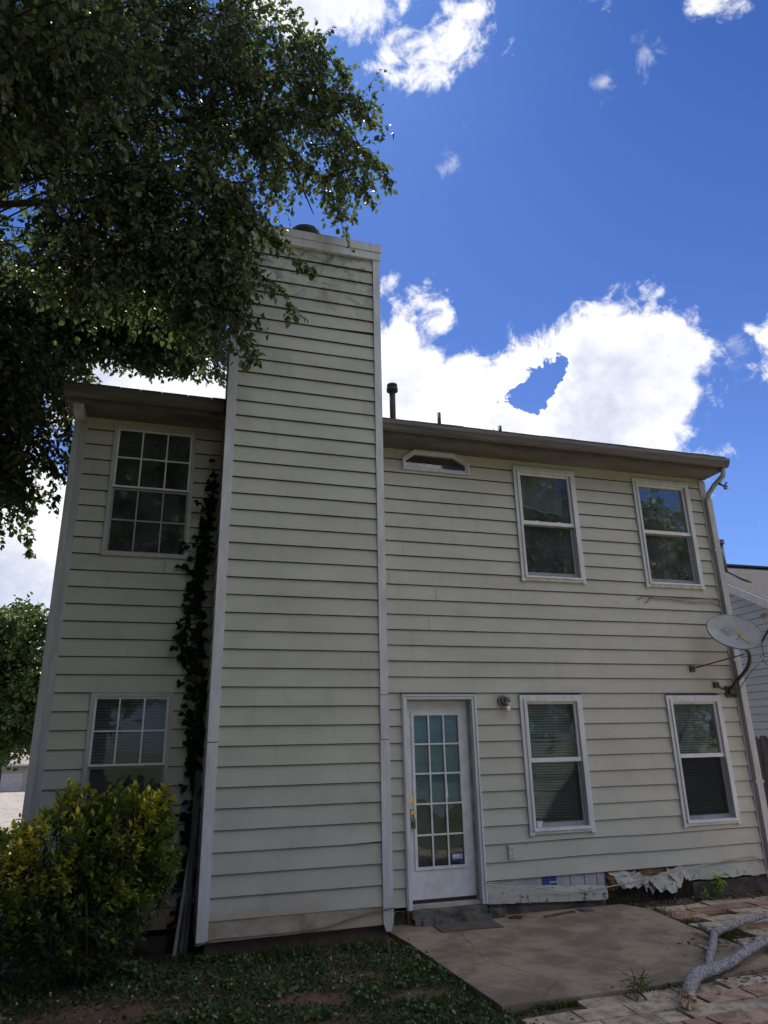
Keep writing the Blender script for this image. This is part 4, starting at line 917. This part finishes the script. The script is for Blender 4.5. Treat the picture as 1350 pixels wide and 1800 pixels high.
def twig_mesh(name, br, mat, parent, n_=4, extra=()):
    mb = MB()
    for pts, r in br: mb.tube(pts, [r*(1-.6*i/(len(pts)-1)) for i in range(len(pts))], n_ if r > .008 else 3, caps=False, smooth=True)
    for pts, rad in extra: 
        P_ = smooth_path(pts, 5); rr = [np.interp(i/(len(P_)-1)*(len(rad)-1), range(len(rad)), rad) for i in range(len(P_))]; mb.tube(P_, rr, 10, wob=.04)
    return mb.build(name, mat, parent)

# big tree overhanging the roof and chimney
tree = thing('pear_tree', (-4.7,-.3,-.05), 'large dark leafy tree overhanging the left roof and the chimney top', 'tree')
TR0 = (-4.2,-.3,5.5)
def keep_tree(q):
    x, y, z = q
    if x > -1.42 and y > -.62 and z < 5.9+max(0,(y+.4))*.46: return False      # house and roof
    if x > .2 and x < 2.3 and y > -.98 and y < .2 and z < 7.8: return False     # chimney
    if x > -1.42 and y <= -.62 and z < 4.9: return False
    if y < 1.0 and x > -1.9 and z < 4.6: return False
    if .78 < x < 1.5 and y < -.7 and z < 7.78: return False
    return True
cb_ = [((-2.6,.3,8.6),(2.0,1.9,1.9),TR0,1.15), ((-1.0,-1.0,9.2),(1.7,1.2,1.5),TR0,.95), ((.75,-1.15,9.05),(1.15,.8,1.15),(-1.2,-.8,8.6),.46), ((1.55,-1.15,9.35),(.55,.4,.45),(.5,-1.1,9.0),.10), ((1.65,-1.15,8.45),(.5,.35,.42),(.5,-1.1,8.8),.10), ((1.1,-1.1,10.1),(.45,.4,.4),(0,-1,9.5),.06),((.50,-1.25,7.30),(.34,.22,.42),(.0,-1.1,8.3),.10),
       ((-.25,-1.2,7.5),(.95,.45,.85),(-2.0,-.7,7.6),.44), ((.02,-1.22,6.4),(.50,.25,.85),(-1.0,-1.0,7.5),.36), ((-.9,-1.1,6.7),(.9,.5,.9),(-2.2,-.7,7.2),.42),
       ((-2.6,1.3,6.0),(1.1,1.2,1.2),TR0,1.15), ((-2.35,1.5,5.0),(.6,.8,.7),(-2.8,1.0,5.8),.42), ((-3.6,.6,7.0),(1.2,1.6,2.2),TR0,.8),
       ((-1.0,2.4,8.3),(1.9,1.3,1.3),(-3.4,1.0,7.4),1.45), ((-.2,2.2,7.6),(1.0,.9,.7),(-3.4,1.0,7.4),.6), ((.2,3.0,9.2),(1.2,1.2,1.2),(-2,1.5,8.5),.55), ((-2.2,2.2,7.2),(1.4,1.3,1.2),(-3.6,.8,6.5),1.0),
       ((-1.6,-.6,11.0),(1.9,1.6,1.3),(-3,-.2,8.5),1.05), ((.1,-.9,10.7),(.95,.9,.9),(-1.5,-.6,9.4),.38), ((-2.9,-1.6,10.2),(1.6,1.3,1.6),TR0,.7),
       ((-2.6,-3.9,8.9),(2.0,1.5,1.2),(-4,-1,6.5),1.0), ((-1.2,-4.6,9.6),(1.9,1.4,.9),(-4,-2,8),1.2), ((-1.6,-6.6,9.0),(2.2,1.6,1.2),(-4,-3,7.5),1.3), ((-3.6,-5.6,7.2),(1.8,1.6,1.6),(-4,-2,6),.7), ((.0,-5.3,10.3),(1.5,1.3,.9),(-3,-3,9),1.0), ((-1.7,-2.7,7.4),(1.3,1.0,1.0),(-4,-1.5,7),.75), ((-4.3,-3.2,6.2),(1.6,1.6,2.0),TR0,1.0), ((-3.4,-2.4,5.4),(.9,1.0,1.6),TR0,.7), ((-5.6,-.4,8.6),(1.8,2.0,2.4),TR0,.6)]  # unseen foliage overhead and front-left, added to shade the left wall
V, F, T, br, nl = crown(cb_, 78, 15, .082, .056, 9, .55, 5, keep_tree, .013, .42, .7)
print('tree leaves', nl)
def sprays(lst, seed, Lf, Wf):
    rg = np.random.default_rng(seed); P=[];D=[];T=[];br2=[]
    for pts, spread, n_ in lst:
        C_ = [np.array(q) for q in smooth_path(pts, 6)]; br2.append((C_, .010)); tb = rg.normal(.05,.08)
        for _ in range(n_):
            i = int(rg.uniform(.15,1)*(len(C_)-1)); b0 = C_[i]; ax = C_[min(i+1,len(C_)-1)]-C_[max(i-1,0)]; ax /= np.linalg.norm(ax)
            d = ax*.7+rg.normal(size=3)*np.array([.6,.4,.5])+np.array([0,0,-.25]); d /= np.linalg.norm(d); e0 = b0+d*spread*rg.uniform(.4,1.1)
            br2.append(([b0,(b0+e0)/2,e0], .003)); m_ = int(rg.uniform(5,9)); ts = np.linspace(.1,1,m_)
            P.append(b0+np.outer(ts, e0-b0)); D.append(rg.normal(size=(m_,3))*.7+d*.4+np.array([0,0,-.7])); T.append(np.clip(.5+tb+rg.normal(0,.17,m_), .01, 1))
    P = np.concatenate(P); D = np.concatenate(D); T = np.concatenate(T); sc = rg.uniform(.6,1.2,len(P))
    v, f, t = leaves(P+nrm(D)*.012, D, rg.normal(size=P.shape)*.7+np.array([0,-.2,.6]), Lf*sc, Wf*sc, T, .22, .18); return v, f, t, br2
SP = [([(.30,-1.15,7.5),(.55,-1.22,7.25),(.85,-1.25,7.08),(1.15,-1.25,6.80)],.16,28), ([(.2,-1.15,7.0),(.5,-1.22,6.72),(.82,-1.25,6.45),(1.02,-1.25,6.15)],.15,28), ([(.1,-1.15,6.9),(.35,-1.22,6.3),(.46,-1.22,5.85),(.56,-1.22,5.52)],.17,28),
      ([(.9,-1.1,9.5),(1.5,-1.15,9.55),(1.8,-1.15,9.42),(1.98,-1.15,9.2)],.24,26), ([(1.0,-1.1,9.1),(1.6,-1.15,8.95),(1.95,-1.15,8.65),(2.14,-1.15,8.38)],.24,30), ([(.9,-1.1,8.6),(1.3,-1.15,8.2),(1.5,-1.15,7.75),(1.58,-1.15,7.42)],.22,26),
      ([(.7,-1.1,9.9),(1.1,-1.1,10.25),(1.42,-1.1,10.2),(1.6,-1.1,9.95)],.24,26), ([(.3,-.9,10.5),(.8,-1,10.7),(1.1,-1,10.55)],.22,16),
      ([(-2.2,1.3,5.4),(-1.95,1.4,4.9),(-1.85,1.45,4.45),(-1.80,1.5,4.10)],.16,16), ([(-1.8,1.2,5.6),(-1.62,1.3,5.1),(-1.56,1.3,4.7)],.16,16), ([(-1.7,1.6,6.4),(-1.55,1.7,5.8),(-1.5,1.7,5.3)],.25,20)]
v2, f2, t2, br2 = sprays(SP, 77, .082, .056)
F = np.concatenate([F, f2+len(V)]); V = np.concatenate([V, v2]); T = np.concatenate([T, t2]); br = br+br2
arr_mesh('crown', V, F, T, M['leaf'], tree)
limbs = [([(-4.7,-.3,3.0),(-4.6,-.3,4.5),(-3.6,0,7.0),(-2.6,.3,8.8)],[.15,.12,.07,.03]), ([(-4.5,-.3,4.8),(-3.2,-.6,7.0),(-1.2,-.9,8.4),(.7,-1.1,9.1),(1.6,-1.15,8.9)],[.11,.075,.045,.022,.008]),
         ([(-3.0,-.65,7.1),(-1.8,-.9,7.3),(-.6,-1.15,7.35),(.2,-1.2,7.0),(.5,-1.2,6.4)],[.05,.035,.022,.014,.006]), ([(-4.6,-.2,4.0),(-3.6,.8,5.6),(-2.6,1.3,6.2),(-2.3,1.6,5.4)],[.09,.06,.03,.01]),
         ([(-3.6,.8,5.8),(-2.4,1.7,7.4),(-1.0,2.4,8.3),(.3,3.0,9.2)],[.06,.05,.03,.012]), ([(-3.4,0,7.3),(-2.4,-.4,9.6),(-1.6,-.6,11.2)],[.06,.04,.012]),
         ([(-1.3,-.9,8.35),(-.4,-1.0,9.4),(.1,-.9,10.6)],[.035,.025,.008]), ([(.3,-1.05,8.95),(.9,-1.15,8.3),(1.2,-1.2,7.6)],[.022,.014,.005]), ([(-.3,-1.0,8.8),(.7,-1.15,9.6),(1.5,-1.15,9.3),(1.9,-1.15,8.5)],[.022,.016,.010,.004])]
twig_mesh('branches', br, M['tree_bark'], tree, 4, limbs)
tk = MB(); tk.tube([(-4.75,-.3,-.1),(-4.7,-.3,.4),(-4.72,-.32,1.8),(-4.7,-.3,3.3),(-4.55,-.3,4.9)], [.34,.27,.23,.20,.12], 16, wob=.04); tk.build('trunk', M['tree_bark'], tree)

# golden shrub in front of the lower left window
shrub = thing('golden_shrub', (-.5,-.8,-.05), 'rounded golden and green leafed shrub below the lower left window', 'shrub')
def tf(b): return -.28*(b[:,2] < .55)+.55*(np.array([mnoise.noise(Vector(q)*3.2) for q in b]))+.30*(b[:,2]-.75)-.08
def shrub_pts():
    rg = np.random.default_rng(21); P=[];D=[];T=[];br=[]
    bl_ = [((-.30,-.80,.98),(.50,.42,.50),360),((-.75,-.85,.90),(.55,.45,.50),320),((-1.25,-.95,.72),(.55,.5,.45),260),((-.55,-.95,.50),(.60,.50,.42),230),((-1.9,-.9,.6),(.6,.5,.5),90),((-1.3,-1.05,.25),(.5,.4,.25),60),((.02,-.66,1.30),(.13,.13,.16),28),((-.72,-.82,1.36),(.16,.14,.16),26),((.03,-.72,.85),(.18,.2,.35),70)]
    for c, r, n_ in bl_:
        for _ in range(n_):
            u = rg.normal(size=3); u /= np.linalg.norm(u); rad = rg.uniform(.55,1)**.6; e0 = np.array(c)+u*np.array(r)*rad
            if e0[2] < .08: continue
            d = u*np.array([1,1,.6])+np.array([0,0,.75])+rg.normal(size=3)*.25; d /= np.linalg.norm(d); L = rg.uniform(.09,.20); b0 = e0-d*L
            br.append(([b0-d*.10-np.array([0,0,.05]), b0, e0], .004)); m_ = int(rg.uniform(8,14)); ts = np.linspace(0,1,m_)
            base = b0+np.outer(ts, e0-b0); a_ = rg.uniform(0,6.28)+np.arange(m_)*2.4
            s1_ = np.cross(d, [0.3,.2,1]); s1_ /= np.linalg.norm(s1_); s2_ = np.cross(d, s1_)
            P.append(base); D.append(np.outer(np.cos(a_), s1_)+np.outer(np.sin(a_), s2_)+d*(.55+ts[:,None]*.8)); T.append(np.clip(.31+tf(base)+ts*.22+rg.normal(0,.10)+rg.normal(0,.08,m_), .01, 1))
    P = np.concatenate(P); D = np.concatenate(D); T = np.concatenate(T); n_ = len(P); sc = rg.uniform(.75,1.2,n_)
    Nn = nrm(np.cross(np.cross(D,[0,0,1.0]),D))+rg.normal(size=(n_,3))*.25
    return (*leaves(P, D, Nn, .058*sc, .032*sc, T, .2, .12), br)
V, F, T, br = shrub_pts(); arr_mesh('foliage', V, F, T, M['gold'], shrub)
stems = [([(-.5+random.uniform(-.12,.12),-.85+random.uniform(-.1,.1),-.08),(-.5+random.uniform(-.4,.4),-.85+random.uniform(-.25,.25),.4),(-.6+random.uniform(-.9,.75),-.85+random.uniform(-.35,.35),.95)],[.02,.014,.005]) for _ in range(22)]
twig_mesh('stems', br, M['tree_bark'], shrub, 3, stems)

# climbing vine in the chimney corner
vine = thing('climbing_vine', (.30,-.06,0), 'dark leafy vine climbing the corner left of the chimney', 'vine')
rg = np.random.default_rng(3); P=[];D=[];T=[];br=[]
main = smooth_path([(.33,-.05,-.05),(.31,-.05,1.0),(.34,-.05,2.2),(.26,-.05,3.2),(.30,-.05,4.2),(.33,-.05,4.6)], 8); br.append(([np.array(q) for q in main], .010))
for _ in range(480):
    q = main[int(rg.uniform(0,len(main)))]; z = q.z
    if z > 4.1 and rg.random() < .75: continue
    wd = .07+.09*max(0,1-abs(z-3.0)/1.4)+.02
    if 1.0 < z < 1.6 and rg.random() < .6: continue
    e0 = np.array([q.x-abs(rg.normal(0,1))*wd*.75+.02, -.03-abs(rg.normal(0,.035)), z+rg.normal(0,.1)]); e0[0] = max(e0[0], .02)
    br.append(([np.array(q), e0], .003)); P += [e0]*4
    for k in range(4): D.append([rg.normal(0,.8), -.45-abs(rg.normal(0,.3)), rg.normal(-.5,.6)]); T.append(rg.uniform(.01,.5))
for z in (2.45,2.30,2.12,1.98,1.86):
    for k in range(6): P.append(np.array([.20+(2.45-z)*.28+rg.normal(0,.03),-.12,z+rg.normal(0,.02)])); D.append([rg.normal(0,.8),-.5,rg.normal(-.6,.5)]); T.append(1.0)
P = np.array(P); D = np.array(D); T = np.array(T); sc = rg.uniform(.7,1.2,len(P))
V, F, TT = leaves(P, D, rg.normal(size=P.shape)*.35+np.array([0,-1,.35]), .075*sc, .050*sc, T, .15, .15)
arr_mesh('leaves', V, F, TT, M['vine'], vine); twig_mesh('stem', br, M['tree_bark'], vine, 4)

# weed saplings by the right wall and the low fern by the shrub
def sapling(name, loc, h, n_, L, W, mat, label, cat, spread=.12, group=None):
    t_ = thing(name, loc, label, cat, group); rg = np.random.default_rng(int(abs(loc[0])*977)+3); x, y, z = loc; br = []; P=[];D=[];T=[]
    for s_ in range(3):
        e0 = np.array([x+rg.normal(0,spread*.5), y-abs(rg.normal(0,spread*.3)), z+h*rg.uniform(.6,1)]); m0 = np.array([(x+e0[0])/2, y, z+h*.4]); br.append(([np.array([x,y,z-.03]), m0, e0], .005))
        for k in range(n_):
            t = rg.uniform(.3,1); b0 = np.array([x,y,z])*(1-t)+e0*t; P.append(b0); D.append([rg.normal(),rg.normal()-.3,rg.normal(.1,.5)]); T.append(rg.uniform(.01,1))
    P = np.array(P); D = np.array(D); T = np.array(T); sc = rg.uniform(.6,1.1,len(P))
    V, F, TT = leaves(P, D, rg.normal(size=P.shape)*.3+np.array([0,-.4,1]), L*sc, W*sc, T); arr_mesh('leaves', V, F, TT, mat, t_); twig_mesh('stem', br, M['weed'], t_, 4)
sapling('weed_plant', (6.24,-.12,-.02), .30, 10, .10, .05, M['weed'], 'bright green weed with broad leaves against the wall below the lower right window', 'weed', .10)
sapling('weed_plant', (6.02,-.14,-.02), .14, 8, .06, .03, M['weed'], 'low small green weed just left of the taller wall weed', 'weed', .08)
sapling('weed_plant', (3.35,-2.62,-.02), .16, 14, .13, .008, M['grassm'], 'tuft of tall grass growing at the near edge of the patio', 'weed', .06)
sapling('fern', (.02,-.95,-.04), .26, 30, .07, .02, M['vine'], 'dark low feathery plant under the shrub near the planks', 'plant', .30)

# grass and clover
rg = np.random.default_rng(9)
def gdens(x, y):
    v = .85
    for cx, cy, rx, ry in ((1.22,-1.72,.28,.12),(-.35,-1.62,.55,.22),(.95,-2.25,.35,.12),(1.95,-1.9,.20,.10),(1.75,-1.35,.10,.06)):
        d = ((x-cx)/rx)**2+((y-cy)/ry)**2; d += 1.1*mnoise.noise(Vector((x*5,y*5,2)))
        if d < 1: v *= .06
        elif d < 1.7: v *= .45
    return v
P=[];H=[];T=[]
tries = 0
while len(P) < 90000 and tries < 400000:
    tries += 1
    x = rg.uniform(-2.6,2.9); y = rg.uniform(-4.2,-.5); edge_x = 2.30+(-.1-y)*.036
    if y > -2.47 and x > edge_x+rg.normal(0,.02): continue
    if y < -2.47 and x > 2.6+rg.normal(0,.12): continue
    if CX0+.06 < x < CX1 and y > CY+.02: continue
    if rg.random() > gdens(x, y): continue
    cl = mnoise.noise(Vector((x*2.5,y*2.5,0))); P.append((x,y,hgt(x,y)-.005)); H.append((.022+.022*max(0,cl+.3))*rg.uniform(.6,1.5)); T.append(np.clip(.30+.4*cl+rg.normal(0,.16), .01, .8))
nlawn = len(P)
for _ in range(15000):     # tufts in the paving joints, on the verge and at the chimney foot
    k = rg.random()
    if k < .25: x, y = 5.2+rg.normal(0,.08), rg.uniform(-1.6,-.3)
    elif k < .45: x, y = rg.uniform(2.5,5.3), -2.49+rg.normal(0,.012)
    elif k < .60: x, y = rg.choice([rg.uniform(.45,2.1), rg.normal(.95,.12)]), -.82+rg.normal(0,.04)
    elif k < .85: x, y = 5.5+rg.normal(0,.35), -2.15+rg.normal(0,.18)
    else: x, y = rg.uniform(5.4,9), rg.uniform(-3.6,-.2)
    if mnoise.noise(Vector((x*3.0,y*3.0,7))) < -.02 and k > .25: continue
    if 2.3 < x < 5.0 and y > -2.44: continue
    P.append((x,y,hgt(x,y)-.003)); H.append(rg.uniform(.025,.06)*(1.8 if .45 <= k < .60 else 1)); T.append(np.clip(rg.normal(.45,.22), .01, 1))
P = np.array(P); H = np.array(H); T = np.array(T); n_ = len(P); tuft = n_-nlawn
D = rg.normal(size=(n_,3))*.45+np.array([0,0,1.0]); isc = rg.random(n_) < .5; isc[-tuft:] = False
W_ = np.where(isc, H*.75, H*.12); D[isc] += rg.normal(size=(isc.sum(),3))*.9*np.array([1,1,.1]); P[isc,2] += H[isc]*rg.uniform(.2,.9,isc.sum())
V, F, TT = leaves(P, D, rg.normal(size=(n_,3))*.4+np.array([0,0,.8]), np.where(isc, H*.8, H), W_, T, .15, .1)
tag(arr_mesh('grass', V, F, TT, M['grassm']), 'short dark green grass and clover in the shade', 'grass', kind='stuff')
fl = MB()
for _ in range(150):
    x = rg.uniform(-1.4,2.5); y = rg.uniform(-3.4,-.85)
    if (y > -2.47 and x > 2.28) or gdens(x,y) < .3 or rg.random() < .25*(x < .5): continue
    fl.sphere((x,y,hgt(x,y)+rg.uniform(.035,.065)), rg.uniform(.006,.010), seg=6, rings=4)
tag(fl.build('clover_flowers', M['petal']), 'tiny white clover flowers dotted over the grass', 'flowers', kind='stuff')
P=[];D=[];T=[]
for _ in range(900):
    k = rg.random()
    if k < .35: x, y = rg.uniform(5.1,7.3), -.12+rg.normal(0,.10)
    elif k < .55: x, y = 5.3+rg.normal(0,.45), -1.75+rg.normal(0,.18)
    elif k < .70: x, y = rg.normal(4.4,.5), rg.normal(-2.55,.12)
    elif k < .85: x, y = rg.normal(-.5,.5), rg.normal(-1.35,.22)
    else: x, y = rg.uniform(0,2.2), rg.uniform(-2.6,-.9)
    P.append((x,y,.004 if (2.35 < x < 5 and y > -2.4) else -.005)); D.append((rg.normal(),rg.normal(),rg.normal(0,.15))); T.append(rg.uniform(.01,1))
P = np.array(P); D = np.array(D); sc = rg.uniform(.4,1.1,len(P)); V, F, TT = leaves(P, D, rg.normal(size=P.shape)*.35+np.array([0,0,1]), .055*sc, .025*sc, np.array(T), .2, -.1)
tag(arr_mesh('dry_leaves', V, F, TT, M['dead']), 'dry brown leaves scattered along the wall and pavers', 'leaf litter', kind='stuff')

# ------------------------------------------------------------------ neighbour to the right
nb = thing('neighbour_house', (14,5.6,0), 'bluish grey sided neighbour house with grey shingle roof at the right edge', 'house')
NX = 11.5; ms = MB()
def rake(y): return 5.65-.56*abs(y-5.55)
z = 0.0; k = 0
while z < 5.6:
    zt = z+.145
    def span(zz): h_ = (5.60-zz)/.56; return (max(1.3, 5.55-h_), min(9.8, 5.55+h_))
    a0_, b0_ = span(z); a1_, b1_ = span(zt)
    if b1_ > a1_:
        ms.add([(NX-.018,a0_,z+.008),(NX-.018,b0_,z+.008),(NX-.004,b1_,zt),(NX-.004,a1_,zt)], [(0,3,2,1)], 0)
        ms.add([(NX,a0_,z),(NX,b0_,z),(NX-.018,b0_,z+.008),(NX-.018,a0_,z+.008)], [(0,3,2,1)], 1)
    z = zt
ms.build('siding', [M['nsiding'], M['nedge']], nb)
MB().box((NX,1.3,0),(20,9.8,3.2)).build('wall', M['nsiding'], nb)
MB().box((NX-.03,1.28,0),(NX+.06,1.40,3.2)).build('corner_board', M['corner'], nb)
nr_ = MB()
nr_.add([(NX-.25,.9,3.04),(20,.9,3.04),(20,5.55,5.66),(NX-.25,5.55,5.66)], [(0,1,2,3)]); nr_.add([(NX-.25,10.2,3.04),(20,10.2,3.04),(20,5.55,5.66),(NX-.25,5.55,5.66)], [(3,2,1,0)])
nr_.box((NX-.26,5.45,5.64),(20,5.65,5.69))
rfn = nr_.build('roof', M['nshingle'], nb)
mb = MB()
for s_ in (-1, 1):
    ys_ = 5.55+s_*4.65
    mb.add([(NX-.27,ys_,3.02),(NX-.27,5.55,5.645),(NX-.27,5.55,5.46),(NX-.27,ys_,2.84),(NX-.22,ys_,3.02),(NX-.22,5.55,5.645),(NX-.22,5.55,5.46),(NX-.22,ys_,2.84)], [(0,1,2,3),(7,6,5,4),(3,2,6,7),(0,4,5,1)])
mb.build('rake_board', M['trim'], nb)
mb = MB(); mb.tube([(12.15,5.1,5.35),(12.15,5.1,6.05)], .06, 12); mb.tube([(12.15,5.1,6.05),(12.15,5.1,6.08)], .10, 12); mb.tube([(12.15,5.1,6.11),(12.15,5.1,6.15)], .10, 12); mb.build('vent_pipe', M['steel'], rfn)

# fence between the houses
fc = thing('wooden_fence', (7.3,.55,-.05), 'dark weathered wooden picket fence between the two houses', 'fence')
x = 7.30; k = 0
while x < 11.2:
    w = .14; t_ = 1.76+random.uniform(-.03,.02)
    if not 8.12 < x < 8.22:
        MB().prism([(x,-.05),(x+w,-.05),(x+w,t_-.04),(x+w-.03,t_),(x+.03,t_),(x,t_-.04)], .55, .57).build('picket', M['fence'], fc)
    x += w+.008; k += 1
MB().box((7.3,.57,.35),(11.2,.61,.44)).build('rail', M['fence'], fc); MB().box((7.3,.57,1.38),(11.2,.61,1.47)).build('rail', M['fence'], fc)
MB().box((8.28,.45,-.05),(8.39,.549,1.68), rot=Matrix.Rotation(R(-3),3,'Y')).build('post', M['plank'], fc); MB().box((10.2,.45,-.05),(10.3,.549,1.8)).build('post', M['plank'], fc)

# ------------------------------------------------------------------ far left: tree, pines, garage, drive
def bgtree(name, x, y, z0, blobs_, nb_, lf, mat, label, cat, seed, trunk_h, group=None, tw=.9, per=9, ntw=12):
    t_ = thing(name, (x,y,z0), label, cat, group)
    root = (x,y,z0+trunk_h); bb = [(c, r, root, d) for c, r, d in blobs_]
    V, F, T, br, nl = crown(bb, nb_, ntw, lf, lf*.72, per, .2, seed, None, .03, tw, .2)
    arr_mesh('crown', V, F, T, mat, t_); mb = MB(); mb.tube([(x,y,z0-.3),(x,y,z0+trunk_h*.5),(x+.1,y,z0+trunk_h*1.1)], [.28,.22,.14], 10)
    for c, r, d in blobs_: mb.tube([(x,y,z0+trunk_h*.8), tuple(np.array(c)*.5+np.array(root)*.5), c], [.12,.08,.03], 7)
    mb.build('trunk', M['tree_bark'], t_); return t_
bgtree('maple_tree', -7.6, 21, -1.2, [((-7.4,21,4.2),(2.4,2.2,2.6),1.0),((-5.4,20.6,3.9),(1.6,1.6,1.8),.7),((-5.9,21,6.0),(1.9,1.6,1.4),.6),((-8.8,21,5.2),(2,2,2),.6),((-5.2,21,2.5),(1.3,1.4,.9),.4),((-7,20,2.6),(1.6,1.4,.9),.4),((-3.6,21.5,4.6),(1.6,1.6,2.2),.6)], 90, .17, M['bgleaf'], 'bright green leafy tree beyond the left corner of the house', 'tree', 31, 3.2, tw=.7)
for i, (x, y, h_, lab) in enumerate(((-9.6,42,12.4,'dark pine at the far left edge, behind the bright green tree'),(-7.2,44,12.8,'dark pine rising just left of the house corner, the tallest'),(-11.8,46,12.0,'dark pine farthest back and half hidden by other trees'),(-5.2,46,13.4,'dark pine mostly hidden behind the left corner of the house'))):
    bl_ = [((x,y,-3.4+h_*f+1.6),(2.3*(1.15-f),2.3*(1.15-f),1.3),.7) for f in (.35,.5,.65,.8,.93)]
    bgtree('pine_tree', x, y, -2.9, bl_, 34, .30, M['pine'], lab, 'pine', 50+i, 6, 'pines beyond the neighbourhood', .9, 8, 9)
gh = thing('garage', (-22,100,-3), 'low tan garage house with white door far beyond the left corner', 'garage')
MB().box((-34,97,-3.4),(-9,108,.25)).build('wall', M['gwall'], gh)
mb = MB(); mb.prismx([(96.2,.05),(96.2,.22),(102.5,3.0),(108.8,.22),(108.8,.05)], -34.6, -8.4); mb.build('roof', M['groof'], gh)
MB().box((-34.6,96.1,.02),(-8.4,96.19,.24)).build('eave_trim', M['garage'], gh)
mb = MB()
for i in range(5): mb.box((-24.0,96.86,-2.98+i*.43),(-17.2,96.98,-2.98+i*.43+.415))
mb.build('garage_door', M['garage'], gh)
dv = MB(); vs = []; ny = 26
for i in range(ny+1):
    y = 38+58.5*i/ny; 
    for xx in (-40,-26,-20,-14,-9): vs.append((xx, y, hgt(xx,y)+.03))
dv.add(vs, [(i*5+j, i*5+j+1, (i+1)*5+j+1, (i+1)*5+j) for i in range(ny) for j in range(4)])
tag(dv.build('driveway', M['drive']), 'pale concrete driveway far left', kind='structure')

# trees behind the viewer: the row is seen in reflections, the last three only add shade
yard = [(24,-22,13.8,'tall yard tree reflected in the upper right window'),(16.5,-24,17.5,'yard tree behind the viewer, left of the tall reflected one'),(6,-24,15.5,'yard tree behind the viewer, straight back from the door'),
        (-4,-23,15.5,'yard tree behind the viewer, straight back from the chimney'),(-13,-21,14,'yard tree behind the viewer, straight back from the left yard'),(31,-18,11,'yard tree behind the viewer at the right end of the row'),(-20,-12,13,'yard tree behind the viewer at the left end of the row')]
for i, (x, y, h_, lab) in enumerate(yard):
    bgtree('yard_tree', x, y, -.05, [((x,y,h_*.60),(4.4,3.4,h_*.26),1.0),((x+2.6,y,h_*.62),(2.8,2.4,h_*.22),.6),((x-2.8,y+.5,h_*.50),(2.8,2.4,h_*.22),.6),((x+.3,y,h_*.86),(2.0,1.8,h_*.13),.5),((x,y+.6,h_*.24),(4.2,2.0,h_*.15),.5)], 60, .40, M['leaf'], lab, 'tree', 70+i, h_*.35, 'trees at the back of the yard', 1.2, 8, 9)
bgtree('yard_tree', -5.5, -12.5, -.05, [((-5.5,-12.5,7.5),(3.6,3.0,4.0),1.8),((-2.5,-12.8,6.5),(2.6,2.0,3.0),1.5),((-7.5,-10.5,6.5),(2.4,2.2,3.0),.9),((-1.2,-12.5,10.0),(2.4,2.0,2.2),1.2),((-4.5,-11.5,11.5),(3,2.4,2),1.2)], 75, .28, M['leaf'], 'unseen tree behind the viewer, added to darken the left wall', 'tree', 95, 3.0, 'trees at the back of the yard', .9, 9, 11)  # out-of-view tree added to cut sky light on the left wall
bgtree('yard_tree', -1.6, -11.4, -.05, [((-1.4,-11.2,6.4),(2.3,1.7,2.6),1.9),((-2.6,-10.6,4.0),(1.6,1.4,1.4),1.0),((-.8,-10.6,9.2),(2.0,1.6,1.6),1.3)], 75, .22, M['leaf'], 'unseen tree close behind the viewer, added to shade the left wing', 'tree', 97, 3.0, 'trees at the back of the yard', .8, 9, 11)  # second added blocker, hides more sky from the left wing
bgtree('added_shade_tree', -5.0, -3.9, -.05, [((-5.0,-3.9,4.6),(1.9,1.9,2.2),1.5),((-4.3,-2.6,2.6),(1.5,1.2,1.8),1.0),((-4.6,-3.9,7.0),(1.6,1.6,1.6),1.0),((-3.9,-1.9,4.6),(1.1,1.0,1.7),.8)], 70, .15, M['leaf'], 'unseen dense tree added left of the shrub to shade the wall', 'tree', 90, 2.2, tw=.55, per=9, ntw=12)  # made-up tree outside the frame, there to shade left wall and shrub
S.view_settings.exposure = EXPO
